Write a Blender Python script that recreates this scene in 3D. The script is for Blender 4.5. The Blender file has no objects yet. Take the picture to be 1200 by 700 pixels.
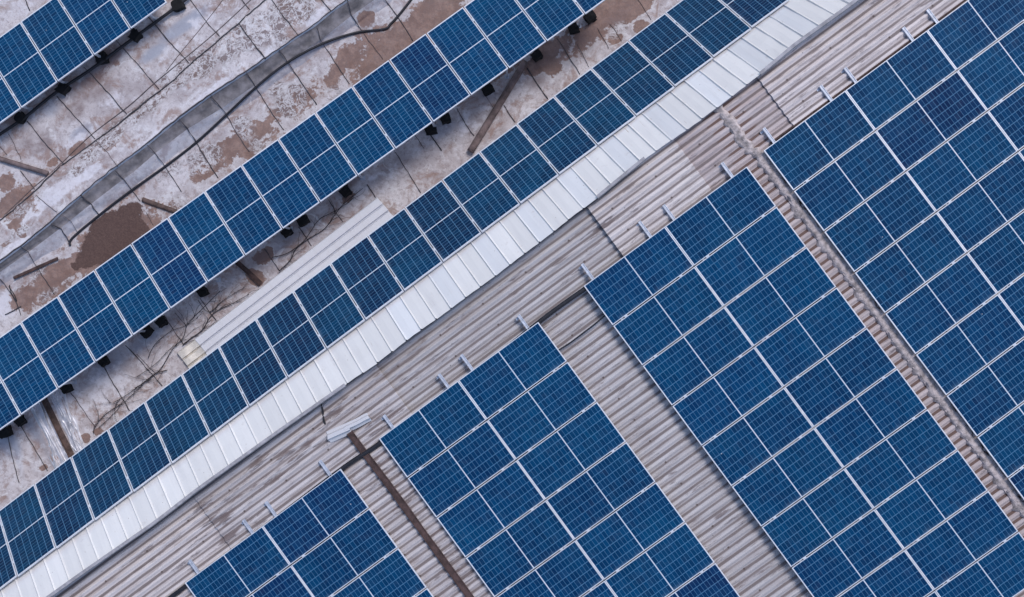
import bpy, bmesh, math, random
import numpy as np
from mathutils import Matrix, Vector, noise

random.seed(7)
rng = np.random.default_rng(11)
SC = bpy.context.scene
COL = SC.collection
F = 1500.0            # focal length for a 1200 px wide picture
CAMZ = 36.4           # camera height over the ground
ZM = 30.75             # distance camera -> flat membrane roof
A0 = 0.634            # direction of the panel rows in the picture plane
CA, SA = math.cos(A0), math.sin(A0)

# ------------------------------------------------------------------ geometry helpers
def world(x, y, Z):
    """camera metres (x right, y down, Z depth) to world"""
    return Vector((x, -y, CAMZ - Z))

def unproj(px, py, Z):
    return (px - 600.0) * Z / F, (py - 350.0) * Z / F

def at(px, py, Z=ZM):
    x, y = unproj(px, py, Z)
    return world(x, y, Z)

def uv_of(x, y):
    return x * CA - y * SA, x * SA + y * CA

def xy_of(u, v):
    return u * CA + v * SA, -u * SA + v * CA

def W(u, v, Z):
    x, y = xy_of(u, v)
    return world(x, y, Z)

def px_of(co):
    Z = CAMZ - co[2]
    return 600 + F * co[0] / Z, 350 - F * co[1] / Z

def U(px, py, Z):
    return uv_of(*unproj(px, py, Z))

# ------------------------------------------------------------------ object helpers
def tag(o, label=None, cat=None, group=None, kind=None):
    if label: o['label'] = label
    if cat: o['category'] = cat
    if group: o['group'] = group
    if kind: o['kind'] = kind
    return o

def empty(name, loc=(0, 0, 0), mat=None):
    o = bpy.data.objects.new(name, None)
    o.empty_display_size = 0.2
    COL.objects.link(o)
    if mat is not None: o.matrix_world = mat
    else: o.location = loc
    return o

def link_mesh(name, me, mat, parent=None, smooth=False):
    o = bpy.data.objects.new(name, me)
    COL.objects.link(o)
    if mat is not None and not me.materials: me.materials.append(mat)
    if parent is not None: o.parent = parent
    if smooth:
        for p in me.polygons: p.use_smooth = True
    return o

def mesh_from(name, verts, faces):
    me = bpy.data.meshes.new(name)
    me.from_pydata([tuple(v) for v in verts], [], faces)
    me.update()
    return me

def bm_obj(name, bm, mat, parent=None, smooth=False):
    me = bpy.data.meshes.new(name)
    bm.normal_update()
    bm.to_mesh(me); bm.free()
    return link_mesh(name, me, mat, parent, smooth)

def add_box(bm, cx, cy, cz, sx, sy, sz, M=None):
    g = bmesh.ops.create_cube(bm, size=1.0)
    m = Matrix.Translation((cx, cy, cz)) @ Matrix.Diagonal((sx, sy, sz, 1))
    if M is not None: m = M @ m
    bmesh.ops.transform(bm, matrix=m, verts=g['verts'])
    return g['verts']

def add_bar(bm, p, q, w, h, up=Vector((0, 0, 1))):
    """box bar from p to q, w wide, h high"""
    p, q = Vector(p), Vector(q)
    d = q - p; L = d.length; d.normalize()
    s = d.cross(up)
    if s.length < 1e-4: s = d.cross(Vector((1, 0, 0)))
    s.normalize(); t = s.cross(d)
    M = Matrix(((d.x, s.x, t.x, 0), (d.y, s.y, t.y, 0), (d.z, s.z, t.z, 0), (0, 0, 0, 1)))
    M.translation = (p + q) / 2
    return add_box(bm, 0, 0, 0, L, w, h, M)

def add_tube(bm, pts, r, n=8, caps=True, rfun=None):
    pts = [Vector(p) for p in pts]
    rings = []
    N = len(pts)
    prev = None
    for i, p in enumerate(pts):
        d = (pts[min(i + 1, N - 1)] - pts[max(i - 1, 0)]).normalized()
        a = d.cross(Vector((0, 0, 1)))
        if a.length < 1e-3: a = d.cross(Vector((0, 1, 0)))
        a.normalize(); b = a.cross(d)
        rr = rfun(i / max(1, N - 1)) * r if rfun else r
        rings.append([bm.verts.new(p + (a * math.cos(t) + b * math.sin(t)) * rr)
                      for t in [2 * math.pi * k / n for k in range(n)]])
    for i in range(N - 1):
        for k in range(n):
            bm.faces.new((rings[i][k], rings[i][(k + 1) % n], rings[i + 1][(k + 1) % n], rings[i + 1][k]))
    if caps:
        bm.faces.new(rings[0][::-1]); bm.faces.new(rings[-1])
    return rings

def smooth_line(pts, sub=6):
    """Catmull-Rom through points"""
    P = [Vector(p) for p in pts]
    if len(P) < 3:
        return [P[0].lerp(P[1], t / sub) for t in range(sub + 1)]
    out = []
    for i in range(len(P) - 1):
        p0 = P[max(i - 1, 0)]; p1 = P[i]; p2 = P[i + 1]; p3 = P[min(i + 2, len(P) - 1)]
        for k in range(sub):
            t = k / sub
            out.append(0.5 * ((2 * p1) + (p2 - p0) * t + (2 * p0 - 5 * p1 + 4 * p2 - p3) * t * t + (3 * p1 - p0 - 3 * p2 + p3) * t ** 3))
    out.append(P[-1])
    return out

def set_uv(me, fn):
    uv = me.uv_layers.new(name='uv')
    co = np.empty(len(me.vertices) * 3); me.vertices.foreach_get('co', co); co = co.reshape(-1, 3)
    li = np.empty(len(me.loops), dtype=np.int32); me.loops.foreach_get('vertex_index', li)
    vals = fn(co)
    uv.data.foreach_set('uv', vals[li].astype(np.float32).ravel())

def uv_plane(co):
    x, y = co[:, 0], -co[:, 1]
    return np.stack([x * CA - y * SA, x * SA + y * CA], 1)

# ------------------------------------------------------------------ node helpers
class NT:
    def __init__(self, name):
        self.m = bpy.data.materials.new(name); self.m.use_nodes = True
        self.t = self.m.node_tree; self.t.nodes.clear()
        self.out = self.t.nodes.new('ShaderNodeOutputMaterial')
        self.b = self.t.nodes.new('ShaderNodeBsdfPrincipled')
        self.t.links.new(self.b.outputs[0], self.out.inputs[0])
    def n(self, typ, **kw):
        x = self.t.nodes.new(typ)
        for k, v in kw.items(): setattr(x, k, v)
        return x
    def put(self, sock, v):
        if v is None: return
        if hasattr(v, 'is_output') or isinstance(v, bpy.types.NodeSocket): self.t.links.new(v, sock)
        else:
            if isinstance(v, (tuple, list)) and len(v) == 3 and sock.type == 'RGBA': v = (*v, 1)
            sock.default_value = v
    def math(self, op, a, b=None, c=None, clamp=False):
        x = self.n('ShaderNodeMath', operation=op); x.use_clamp = clamp
        self.put(x.inputs[0], a)
        if b is not None: self.put(x.inputs[1], b)
        if c is not None: self.put(x.inputs[2], c)
        return x.outputs[0]
    def mix(self, f, a, b, blend='MIX'):
        x = self.n('ShaderNodeMix', data_type='RGBA', blend_type=blend); x.clamp_factor = True
        self.put(x.inputs[0], f); self.put(x.inputs[6], a); self.put(x.inputs[7], b)
        return x.outputs[2]
    def ramp(self, v, lo, hi, a=0.0, b=1.0):
        x = self.n('ShaderNodeMapRange', interpolation_type='SMOOTHSTEP')
        self.put(x.inputs[0], v); self.put(x.inputs[1], lo); self.put(x.inputs[2], hi); self.put(x.inputs[3], a); self.put(x.inputs[4], b)
        return x.outputs[0]
    def noise(self, vec, scale, detail=6.0, rough=0.6, dist=0.0, dim='3D', out=0):
        x = self.n('ShaderNodeTexNoise', noise_dimensions=dim)
        if vec is not None: self.t.links.new(vec, x.inputs['Vector'])
        x.inputs['Scale'].default_value = scale; x.inputs['Detail'].default_value = detail
        x.inputs['Roughness'].default_value = rough; x.inputs['Distortion'].default_value = dist
        return x.outputs[out]
    def vor(self, vec, scale, feature='F1', out=0, rand=1.0):
        x = self.n('ShaderNodeTexVoronoi', feature=feature)
        if vec is not None: self.t.links.new(vec, x.inputs['Vector'])
        x.inputs['Scale'].default_value = scale; x.inputs['Randomness'].default_value = rand
        return x.outputs[out]
    def uv(self): return self.n('ShaderNodeUVMap', uv_map='uv').outputs[0]
    def obj(self): return self.n('ShaderNodeTexCoord').outputs['Object']
    def geo(self): return self.n('ShaderNodeNewGeometry').outputs['Position']
    def scale(self, vec, s):
        x = self.n('ShaderNodeVectorMath', operation='MULTIPLY'); self.put(x.inputs[0], vec); x.inputs[1].default_value = s
        return x.outputs[0]
    def add(self, a, b):
        x = self.n('ShaderNodeVectorMath', operation='ADD'); self.put(x.inputs[0], a); self.put(x.inputs[1], b)
        return x.outputs[0]
    def attr(self, name): return self.n('ShaderNodeAttribute', attribute_name=name).outputs['Fac']
    def objcol(self): return self.n('ShaderNodeObjectInfo').outputs['Color']
    def objrand(self): return self.n('ShaderNodeObjectInfo').outputs['Random']
    def bump(self, h, strength=0.3, dist=0.02):
        x = self.n('ShaderNodeBump'); x.inputs['Strength'].default_value = strength; x.inputs['Distance'].default_value = dist
        self.put(x.inputs['Height'], h); self.t.links.new(x.outputs[0], self.b.inputs['Normal'])
    def done(self, col, rough=0.6, metal=0.0, spec=0.5):
        self.put(self.b.inputs['Base Color'], col); self.put(self.b.inputs['Roughness'], rough)
        self.put(self.b.inputs['Metallic'], metal); self.put(self.b.inputs['Specular IOR Level'], spec)
        return self.m

def simple(name, col, rough=0.6, metal=0.0, var=0.25, scale=8.0, spec=0.5, bump=0.0):
    k = NT(name); v = k.geo()
    n = k.noise(v, scale, 6, 0.65)
    f = k.ramp(n, 0.3, 0.7)
    d = tuple(c * (1 - var) for c in col); l = tuple(min(1, c * (1 + var * 0.6)) for c in col)
    c = k.mix(f, d, l)
    if bump: k.bump(n, bump, 0.02)
    return k.done(c, rough, metal, spec)

# ------------------------------------------------------------------ materials
def mat_glass():
    k = NT('solar_glass'); uv = k.uv()
    sep = k.n('ShaderNodeSeparateXYZ'); k.t.links.new(uv, sep.inputs[0])
    cx, cy = sep.outputs[0], sep.outputs[1]          # cell coordinates: 24 along, 6 across
    def edge(c, w):
        fr = k.math('FRACT', c)
        d = k.math('ABSOLUTE', k.math('SUBTRACT', fr, 0.5))
        return k.ramp(d, 0.5 - w * 1.25, 0.5 - w * 0.75)
    e1 = edge(cy, 0.038); e2 = edge(cx, 0.052)
    fl = k.n('ShaderNodeVectorMath', operation='FLOOR'); k.t.links.new(uv, fl.inputs[0])
    off = k.n('ShaderNodeCombineXYZ'); k.t.links.new(k.math('MULTIPLY', k.objrand(), 977.0), off.inputs[2])
    wn = k.n('ShaderNodeTexWhiteNoise', noise_dimensions='3D'); k.t.links.new(k.add(fl.outputs[0], off.outputs[0]), wn.inputs['Vector'])
    rnd = wn.outputs[0]
    base = k.objcol()
    dark = k.mix(0.30, base, (0.0005, 0.008, 0.04))
    light = k.mix(0.14, base, (0.002, 0.11, 0.27))
    c = k.mix(rnd, dark, light)
    g = k.geo()
    big = k.noise(g, 1.1, 3, 0.6)
    c = k.mix(k.ramp(big, 0.4, 0.75, 0, 0.3), c, (0.001, 0.075, 0.17))
    mid = k.noise(k.add(g, off.outputs[0]), 0.9, 4, 0.6)
    c = k.mix(k.ramp(mid, 0.35, 0.62, 0.45, 0.0), c, k.mix(0.5, c, (0.0008, 0.020, 0.085)))
    # bus bars, five fine lines in each cell
    bb = k.math('FRACT', k.math('MULTIPLY', cy, 5.0)); bb = k.math('ABSOLUTE', k.math('SUBTRACT', bb, 0.5))
    c = k.mix(k.ramp(bb, 0.03, 0.09, 0.10, 0.0), c, (0.20, 0.31, 0.46))
    lines = k.math('MAXIMUM', e1, k.math('MULTIPLY', e2, 0.8))
    c = k.mix(k.math('MULTIPLY', lines, 0.55), c, (0.14, 0.33, 0.54))
    # dust film and bird dirt
    dust = k.noise(g, 5.0, 7, 0.7)
    c = k.mix(k.ramp(dust, 0.45, 0.85, 0, 0.06), c, (0.30, 0.34, 0.40))
    ed = k.ramp(cy, 0.0, 0.5, 0.30, 0.0)
    c = k.mix(k.math('MULTIPLY', ed, k.ramp(dust, 0.35, 0.7)), c, (0.16, 0.24, 0.33))
    sp = k.vor(g, 1.7, 'F1')
    c = k.mix(k.ramp(sp, 0.012, 0.03, 0.75, 0.0), c, (0.5, 0.55, 0.6))
    rough = k.ramp(dust, 0.3, 0.8, 0.06, 0.14)
    return k.done(c, rough, 0, 0.09)

def mat_frame():
    k = NT('anodised_aluminium'); g = k.geo()
    n = k.noise(g, 6, 5, 0.6)
    c = k.mix(k.ramp(n, 0.3, 0.75), (0.64, 0.66, 0.73), (0.80, 0.81, 0.86))
    return k.done(c, 0.5, 0.1, 0.5)

def mat_membrane():
    k = NT('weathered_membrane'); g = k.geo()
    def wobble(v, s, a):
        n = k.noise(v, s, 4, 0.6, out=1)
        x = k.n('ShaderNodeVectorMath', operation='MULTIPLY_ADD'); k.t.links.new(n, x.inputs[0]); x.inputs[1].default_value = (a, a, 0); k.t.links.new(v, x.inputs[2])
        return x.outputs[0]
    n1 = k.noise(g, 0.7, 6, 0.65); n2 = k.noise(g, 3.2, 8, 0.68); n3 = k.noise(g, 22, 6, 0.7); n4 = k.noise(g, 9, 8, 0.72, 0.4)
    c = k.mix(k.ramp(n1, 0.38, 0.64), (0.42, 0.370, 0.385), (0.63, 0.59, 0.615))
    c = k.mix(k.ramp(n2, 0.45, 0.68, 0, 0.8), c, (0.70, 0.675, 0.72))
    c = k.mix(k.ramp(n4, 0.49, 0.64, 0, 0.6), c, (0.25, 0.20, 0.205))
    c = k.mix(k.ramp(k.noise(g, 45, 5, 0.75), 0.5, 0.72, 0, 0.5), c, (0.22, 0.19, 0.20))
    rst = k.noise(g, 1.6, 8, 0.7, 0.6)
    c = k.mix(k.ramp(rst, 0.49, 0.62, 0, 0.75), c, (0.28, 0.180, 0.152))
    c = k.mix(k.ramp(k.noise(g, 2.6, 8, 0.72, 0.9), 0.56, 0.64, 0, 0.75), c, (0.68, 0.66, 0.69))
    blue = k.attr('blue')
    c = k.mix(k.math('MULTIPLY', k.ramp(k.math('ADD', blue, k.math('MULTIPLY', n2, 0.4)), 0.3, 0.9), 0.75), c, (0.33, 0.36, 0.45))
    white = k.attr('white')
    wf = k.ramp(k.math('ADD', white, k.math('MULTIPLY', k.math('SUBTRACT', n2, 0.5), 1.3)), 0.35, 0.62)
    c = k.mix(k.math('MULTIPLY', wf, 0.8), c, k.mix(k.ramp(n4, 0.45, 0.7), (0.70, 0.68, 0.74), (0.52, 0.49, 0.53)))
    mud = k.attr('mud')
    mm = k.math('ADD', k.math('MULTIPLY', mud, 1.2), k.math('ADD', k.math('MULTIPLY', k.math('SUBTRACT', n2, 0.5), 1.1), k.math('MULTIPLY', k.math('SUBTRACT', n4, 0.5), 0.7)))
    mf = k.ramp(mm, 0.20, 0.34)
    mcol = k.mix(k.ramp(n2, 0.4, 0.65), (0.200, 0.118, 0.096), (0.305, 0.192, 0.155))
    mcol = k.mix(k.ramp(n3, 0.42, 0.7, 0, 0.6), mcol, (0.14, 0.10, 0.095))
    c = k.mix(k.math('MULTIPLY', mf, 0.92), c, mcol)
    # pale salt veins and crust rings where the mud has dried
    v = wobble(g, 4.0, 0.30)
    ring = k.math('ABSOLUTE', k.math('SUBTRACT', k.noise(v, 3.0, 3, 0.55, 0.8), 0.5))
    ring2 = k.math('ABSOLUTE', k.math('SUBTRACT', k.noise(v, 7.0, 4, 0.6, 0.6), 0.52))
    rr = k.math('MAXIMUM', k.ramp(ring, 0.008, 0.028, 1, 0), k.ramp(ring2, 0.01, 0.06, 0.85, 0))
    crust = k.attr('crust')
    cr = k.ramp(k.math('ADD', crust, k.math('MULTIPLY', k.math('SUBTRACT', n2, 0.5), 1.2)), 0.2, 0.45)
    # brown-grey plates between the rings
    plate = k.ramp(k.noise(v, 2.3, 8, 0.7, 0.6), 0.43, 0.48)
    c = k.mix(k.math('MULTIPLY', k.math('MULTIPLY', cr, plate), 0.95), c, k.mix(k.ramp(n1, 0.4, 0.6), (0.175, 0.122, 0.112), (0.215, 0.170, 0.175)))
    c = k.mix(k.math('MULTIPLY', k.math('MULTIPLY', cr, rr), 0.85), c, (0.63, 0.61, 0.64))
    edge = k.math('MULTIPLY', k.ramp(mm, 0.10, 0.20), k.ramp(mm, 0.20, 0.30, 1, 0))
    c = k.mix(k.math('MULTIPLY', edge, 0.5), c, (0.62, 0.60, 0.62))
    grime = k.attr('grime')
    gf = k.ramp(k.math('ADD', grime, k.math('MULTIPLY', k.math('SUBTRACT', n2, 0.5), 1.1)), 0.22, 0.7)
    c = k.mix(k.math('MULTIPLY', gf, 0.8), c, (0.190, 0.132, 0.130))
    wet = k.attr('wet')
    wf2 = k.ramp(k.math('ADD', wet, k.math('ADD', k.math('MULTIPLY', k.math('SUBTRACT', n2, 0.5), 0.8), k.math('MULTIPLY', k.math('SUBTRACT', n4, 0.5), 0.5))), 0.38, 0.52)
    wcol = k.mix(k.ramp(n3, 0.35, 0.7), (0.085, 0.048, 0.042), (0.125, 0.074, 0.062))
    c = k.mix(wf2, c, wcol)
    k.bump(k.math('ADD', k.math('MULTIPLY', n2, 1.0), k.math('MULTIPLY', n3, 0.25)), 0.5, 0.04)
    rough = k.ramp(wf2, 0, 1, 0.72, 0.6)
    return k.done(c, rough, 0, 0.35)

def mat_roof():
    k = NT('weathered_fibre_cement'); uv = k.uv(); g = k.geo()
    st = k.scale(uv, (0.35, 2.6, 1.0))
    n1 = k.noise(st, 1.3, 7, 0.65); n2 = k.noise(k.scale(uv, (0.35, 3.6, 1)), 3.0, 8, 0.68); n3 = k.noise(g, 26, 6, 0.75); n0 = k.noise(g, 0.45, 4, 0.6)
    rib = k.noise(k.scale(uv, (0.22, 5.3, 1)), 1.0, 4, 0.6)
    tint = k.objcol()
    c = k.mix(k.ramp(n1, 0.35, 0.7), k.mix(0.0, tint, tint), k.mix(0.5, tint, (0.70, 0.66, 0.68)))
    c = k.mix(k.ramp(n0, 0.42, 0.65, 0, 0.35), c, k.mix(0.5, tint, (0.36, 0.32, 0.34)))
    c = k.mix(k.ramp(n2, 0.51, 0.68, 0, 0.55), c, (0.27, 0.215, 0.21))
    c = k.mix(k.ramp(k.noise(st, 3.3, 8, 0.75, 0.3), 0.54, 0.66, 0, 0.8), c, (0.17, 0.135, 0.14))
    c = k.mix(k.ramp(n3, 0.5, 0.8, 0, 0.4), c, (0.22, 0.18, 0.17))
    # valleys darker, varied by noise
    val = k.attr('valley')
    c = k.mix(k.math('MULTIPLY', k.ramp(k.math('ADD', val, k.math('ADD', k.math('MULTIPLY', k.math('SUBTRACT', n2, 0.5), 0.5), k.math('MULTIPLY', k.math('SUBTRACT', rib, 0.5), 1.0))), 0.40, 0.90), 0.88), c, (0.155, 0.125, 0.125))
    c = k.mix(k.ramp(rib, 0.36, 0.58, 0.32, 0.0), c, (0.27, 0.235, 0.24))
    stn_shade = k.attr('stain')  # dirt stains plus the shade painted beside the cladding edge
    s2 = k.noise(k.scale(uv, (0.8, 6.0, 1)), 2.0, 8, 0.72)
    stn_shade = k.math('ADD', stn_shade, 0.13)
    sf = k.ramp(k.math('ADD', k.math('MULTIPLY', stn_shade, 0.8), k.math('MULTIPLY', k.math('SUBTRACT', s2, 0.5), 2.6)), 0.45, 0.75)
    sf = k.math('MULTIPLY', sf, k.ramp(stn_shade, 0.02, 0.25))
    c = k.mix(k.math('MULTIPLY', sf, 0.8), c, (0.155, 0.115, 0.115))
    rs = k.attr('ridge_dirt')
    rf = k.ramp(k.math('ADD', rs, k.math('MULTIPLY', k.math('SUBTRACT', n2, 0.5), 0.6)), 0.45, 0.65)
    c = k.mix(k.math('MULTIPLY', rf, 0.9), c, (0.150, 0.095, 0.082))
    # rows of fixing screws
    sp_ = k.n('ShaderNodeSeparateXYZ'); k.t.links.new(uv, sp_.inputs[0])
    fx = k.math('ABSOLUTE', k.math('SUBTRACT', k.math('FRACT', k.math('MULTIPLY', sp_.outputs[0], 1 / 1.15)), 0.5))
    fy = k.math('ABSOLUTE', k.math('SUBTRACT', k.math('FRACT', k.math('MULTIPLY', sp_.outputs[1], 1 / 0.564)), 0.5))
    scr = k.math('MULTIPLY', k.ramp(fx, 0.012, 0.024, 1, 0), k.ramp(fy, 0.025, 0.05, 1, 0))
    c = k.mix(k.math('MULTIPLY', scr, 0.8), c, (0.09, 0.065, 0.06))
    # lichen spots
    sp = k.vor(g, 3.6)
    c = k.mix(k.ramp(sp, 0.03, 0.07, 0.7, 0), c, (0.10, 0.085, 0.085))
    k.bump(k.math('ADD', n2, k.math('MULTIPLY', n3, 0.5)), 0.45, 0.012)
    return k.done(c, 0.85, 0, 0.3)

def mat_white():
    k = NT('white_painted_steel'); g = k.geo(); uv = k.uv()
    n1 = k.noise(k.scale(uv, (3.0, 0.6, 1)), 2.0, 6, 0.65); n2 = k.noise(g, 18, 6, 0.7); n3 = k.noise(g, 5, 5, .6)
    tint = k.objcol()
    c = k.mix(k.ramp(n1, 0.45, 0.8, 0, 0.35), tint, (0.55, 0.53, 0.55))
    c = k.mix(k.ramp(n2, 0.58, 0.8, 0, 0.35), c, (0.45, 0.42, 0.43))
    sp = k.vor(g, 3.4)
    c = k.mix(k.ramp(k.math('ADD', sp, k.math('MULTIPLY', n2, 0.03)), 0.035, 0.05, 0.85, 0), c, (0.16, 0.10, 0.07))
    c = k.mix(k.math('MULTIPLY', k.ramp(n3, 0.62, 0.72), 0.25), c, (0.42, 0.36, 0.34))
    rr = k.noise(k.scale(uv, (16.0, 1.6, 1)), 1.0, 5, 0.65)
    c = k.mix(k.ramp(rr, 0.66, 0.74, 0, 0.7), c, (0.36, 0.25, 0.19))
    return k.done(c, 0.42, 0.0, 0.45)

M = dict(
    glass=mat_glass(), frame=mat_frame(), membrane=mat_membrane(), roof=mat_roof(), white=mat_white(),
    line=simple('panel_midline', (0.62, 0.66, 0.74), 0.4, 0, 0.1),
    galv=simple('galvanised_steel', (0.52, 0.56, 0.65), 0.55, 0.35, 0.25, 14),
    clamp=simple('bright_clamp', (0.60, 0.62, 0.68), 0.65, 0.1, 0.1, 14),
    back=simple('white_backsheet', (0.45, 0.45, 0.47), 0.7, 0, 0.1),
    seam=simple('black_bitumen', (0.055, 0.048, 0.058), 0.7, 0, 0.5, 5),
    seam_b=simple('brown_bitumen', (0.11, 0.085, 0.09), 0.8, 0, 0.4, 5),
    black=simple('black_rubber', (0.007, 0.0065, 0.008), 0.95, 0, 0.4, 9, bump=0.6),
    cable=simple('black_cable', (0.013, 0.013, 0.02), 0.55, 0, 0.4, 4),
    rust=simple('rusty_steel', (0.115, 0.075, 0.066), 0.8, 0.1, 0.5, 9, bump=0.4),
    rust_p=simple('faded_rust', (0.17, 0.125, 0.125), 0.85, 0, 0.55, 4, bump=0.4),
    rust_d=simple('dark_rust', (0.080, 0.047, 0.044), 0.85, 0.0, 0.5, 7, bump=0.4),
    twig=simple('dry_wood', (0.042, 0.034, 0.038), 0.9, 0, 0.4, 12),
    cream=simple('cream_paint', (0.74, 0.695, 0.64), 0.5, 0, 0.2, 7),
    mortar=simple('old_mortar', (0.50, 0.43, 0.42), 0.95, 0, 0.55, 9, bump=1.0),
    face=simple('grey_curb_side', (0.205, 0.19, 0.205), 0.75, 0, 0.5, 3.4, bump=0.3),  # darker grey than the curb top and fillet
    trim=simple('grey_trim', (0.36, 0.35, 0.38), 0.7, 0, 0.3, 6),
    silver=simple('silver_sheeting', (0.62, 0.62, 0.68), 0.38, 0.25, 0.25, 5),
    wall=simple('rendered_wall', (0.40, 0.38, 0.37), 0.85, 0, 0.25, 1.5, bump=0.3),
    ground=simple('packed_earth', (0.20, 0.17, 0.14), 0.95, 0, 0.35, 0.6, bump=0.4),
)

# ------------------------------------------------------------------ ground
me = mesh_from('ground', [(-160, -160, 0), (160, -160, 0), (160, 160, 0), (-160, 160, 0)], [(0, 1, 2, 3)])
tag(link_mesh('ground', me, M['ground']), kind='structure')

# ------------------------------------------------------------------ solar panels
def panel_meshes(L, Wd, fs, fl, th=0.038):
    """panel in local x (long) by y (short, downwards negative), top face at z=0. Origin: centre"""
    bm = bmesh.new()
    for s in (-1, 1):
        add_box(bm, 0, s * (Wd / 2 - fl / 2), -th / 2, L, fl, th)
        add_box(bm, s * (L / 2 - fs / 2), 0, -th / 2, fs, Wd - 2 * fl, th)
    bmesh.ops.bevel(bm, geom=bm.edges[:], offset=0.0015, segments=1, affect='EDGES')
    fr = bpy.data.meshes.new('frame'); bm.to_mesh(fr); bm.free(); fr.materials.append(M['frame'])
    gl_v, gl_f, uvs = [], [], []
    mg = 0.011
    for h in (-1, 1):
        x0, x1 = (mg, L / 2 - fs) if h > 0 else (-L / 2 + fs, -mg)
        y0, y1 = -Wd / 2 + fl, Wd / 2 - fl
        b = len(gl_v)
        gl_v += [(x0, y0, -0.004), (x1, y0, -0.004), (x1, y1, -0.004), (x0, y1, -0.004)]
        gl_f.append((b, b + 1, b + 2, b + 3))
        o = 0 if h < 0 else 12
        uvs += [(o, 0), (o + 12, 0), (o + 12, 6), (o, 6)]
    gm = mesh_from('glass', gl_v, gl_f)
    l = gm.uv_layers.new(name='uv')
    for i, lp in enumerate(gm.loops): l.data[i].uv = uvs[lp.vertex_index]
    gm.materials.append(M['glass'])
    bm = bmesh.new(); add_box(bm, 0, 0, -0.006, 2 * mg, Wd - 2 * fl, 0.004)
    ml = bpy.data.meshes.new('centre_strip'); bm.to_mesh(ml); bm.free(); ml.materials.append(M['line'])
    bm = bmesh.new(); add_box(bm, 0, 0, -0.020, L - 2 * fs, Wd - 2 * fl, 0.006)
    bk = bpy.data.meshes.new('backsheet'); bm.to_mesh(bk); bm.free(); bk.materials.append(M['back'])
    return fr, gm, ml, bk

bm = bmesh.new()
add_box(bm, 0, 0, 0.002, 0.07, 0.034, 0.006); add_box(bm, 0, 0, -0.018, 0.05, 0.012, 0.036)
g = bmesh.ops.create_cone(bm, cap_ends=True, segments=8, radius1=0.008, radius2=0.008, depth=0.008)
bmesh.ops.translate(bm, verts=g['verts'], vec=(0, 0, 0.008))
CLAMP = bpy.data.meshes.new('clamp'); bm.to_mesh(CLAMP); bm.free(); CLAMP.materials.append(M['clamp'])

SETS = {
    'array': panel_meshes(2.132, 1.033, 0.023, 0.015),
    'array_c': panel_meshes(2.132 * 1.0102, 1.033 * 1.0102, 0.023, 0.015),
    'row': panel_meshes(1.920, 1.033, 0.026, 0.017),
}
PROTO = {}
TINTS = [(0.0003, 0.037, 0.112), (0.0003, 0.033, 0.104), (0.0003, 0.043, 0.120), (0.0025, 0.023, 0.090), (0.0003, 0.038, 0.110)]

def make_panel(kind, M4, label, group, tint, clamps):
    """first of a kind is built, the rest are copies of it and of each of its parts"""
    if kind not in PROTO:
        root = empty('solar_panel'); fr, gm, ml, bk = SETS[kind]
        for nm, mesh in (('frame', fr), ('glass', gm), ('centre_strip', ml), ('backsheet', bk)):
            link_mesh(nm, mesh, None, root)
        PROTO[kind] = root
    else:
        src = PROTO[kind]
        root = src.copy(); COL.objects.link(root)
        for ch in src.children:
            if ch.name.startswith('clamp'): continue
            c = ch.copy(); COL.objects.link(c); c.parent = root
    for (lx, ly) in clamps:
        c = bpy.data.objects.new('clamp', CLAMP); COL.objects.link(c); c.parent = root; c.location = (lx, ly, 0)
    root.matrix_world = M4
    for ch in root.children:
        if ch.name.startswith('glass'): ch.color = (*tint, 1)
    return tag(root, label, 'solar panel', group)

def frame_matrix(o, ex, ey):
    ex = ex.normalized(); ez = ex.cross(ey).normalized(); ey = ez.cross(ex)
    m = Matrix(((ex.x, ey.x, ez.x, o.x), (ex.y, ey.y, ez.y, o.y), (ex.z, ey.z, ez.z, o.z), (0, 0, 0, 1)))
    return m

def in_frame(corners):
    """does the outline touch the picture"""
    pts = []
    n = len(corners)
    for i in range(n):
        for t in range(12):
            pts.append(corners[i].lerp(corners[(i + 1) % n], t / 12))
    c = sum(corners, Vector()) / n
    pts += [p.lerp(c, 0.3) for p in pts] + [c]
    ok = 0
    for p in pts:
        x, y = px_of(p)
        if 1 < x < 1199 and 1 < y < 699: ok += 1
    return ok >= 2

ORD = ['first', 'second', 'third', 'fourth', 'fifth', 'sixth', 'seventh', 'eighth', 'ninth', 'tenth', 'eleventh', 'twelfth',
       'thirteenth', 'fourteenth', 'fifteenth', 'sixteenth', 'seventeenth', 'eighteenth', 'nineteenth', 'twentieth', 'twenty-first', 'twenty-second']

# --- roof planes of the corrugated roof (depth as function of u, v); panels lie 0.17 above
S1, S2, TV = math.tan(math.radians(3.3107)), math.tan(math.radians(1.2235)), math.tan(math.radians(1.6747))
def zp_left(u, v): return 26.865 + S1 * (9.739 - u) - TV * v
KC = 1.0102
def zp_right(u, v): return KC * (26.865 + S2 * (u / KC - 9.739) - TV * v / KC)
UR = 5.95
STAND = 0.17
def zroof(u, v):
    return np.where(u < UR, zp_left(u, v), zp_right(u, v)) + STAND

def tint_for(bias=0.0, navy=0.12):
    t = TINTS[3] if random.random() < navy else random.choice(TINTS[:3] + TINTS[4:]); f = random.uniform(0.90, 1.08) * (1 + bias)
    return tuple(c * f for c in t)

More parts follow.
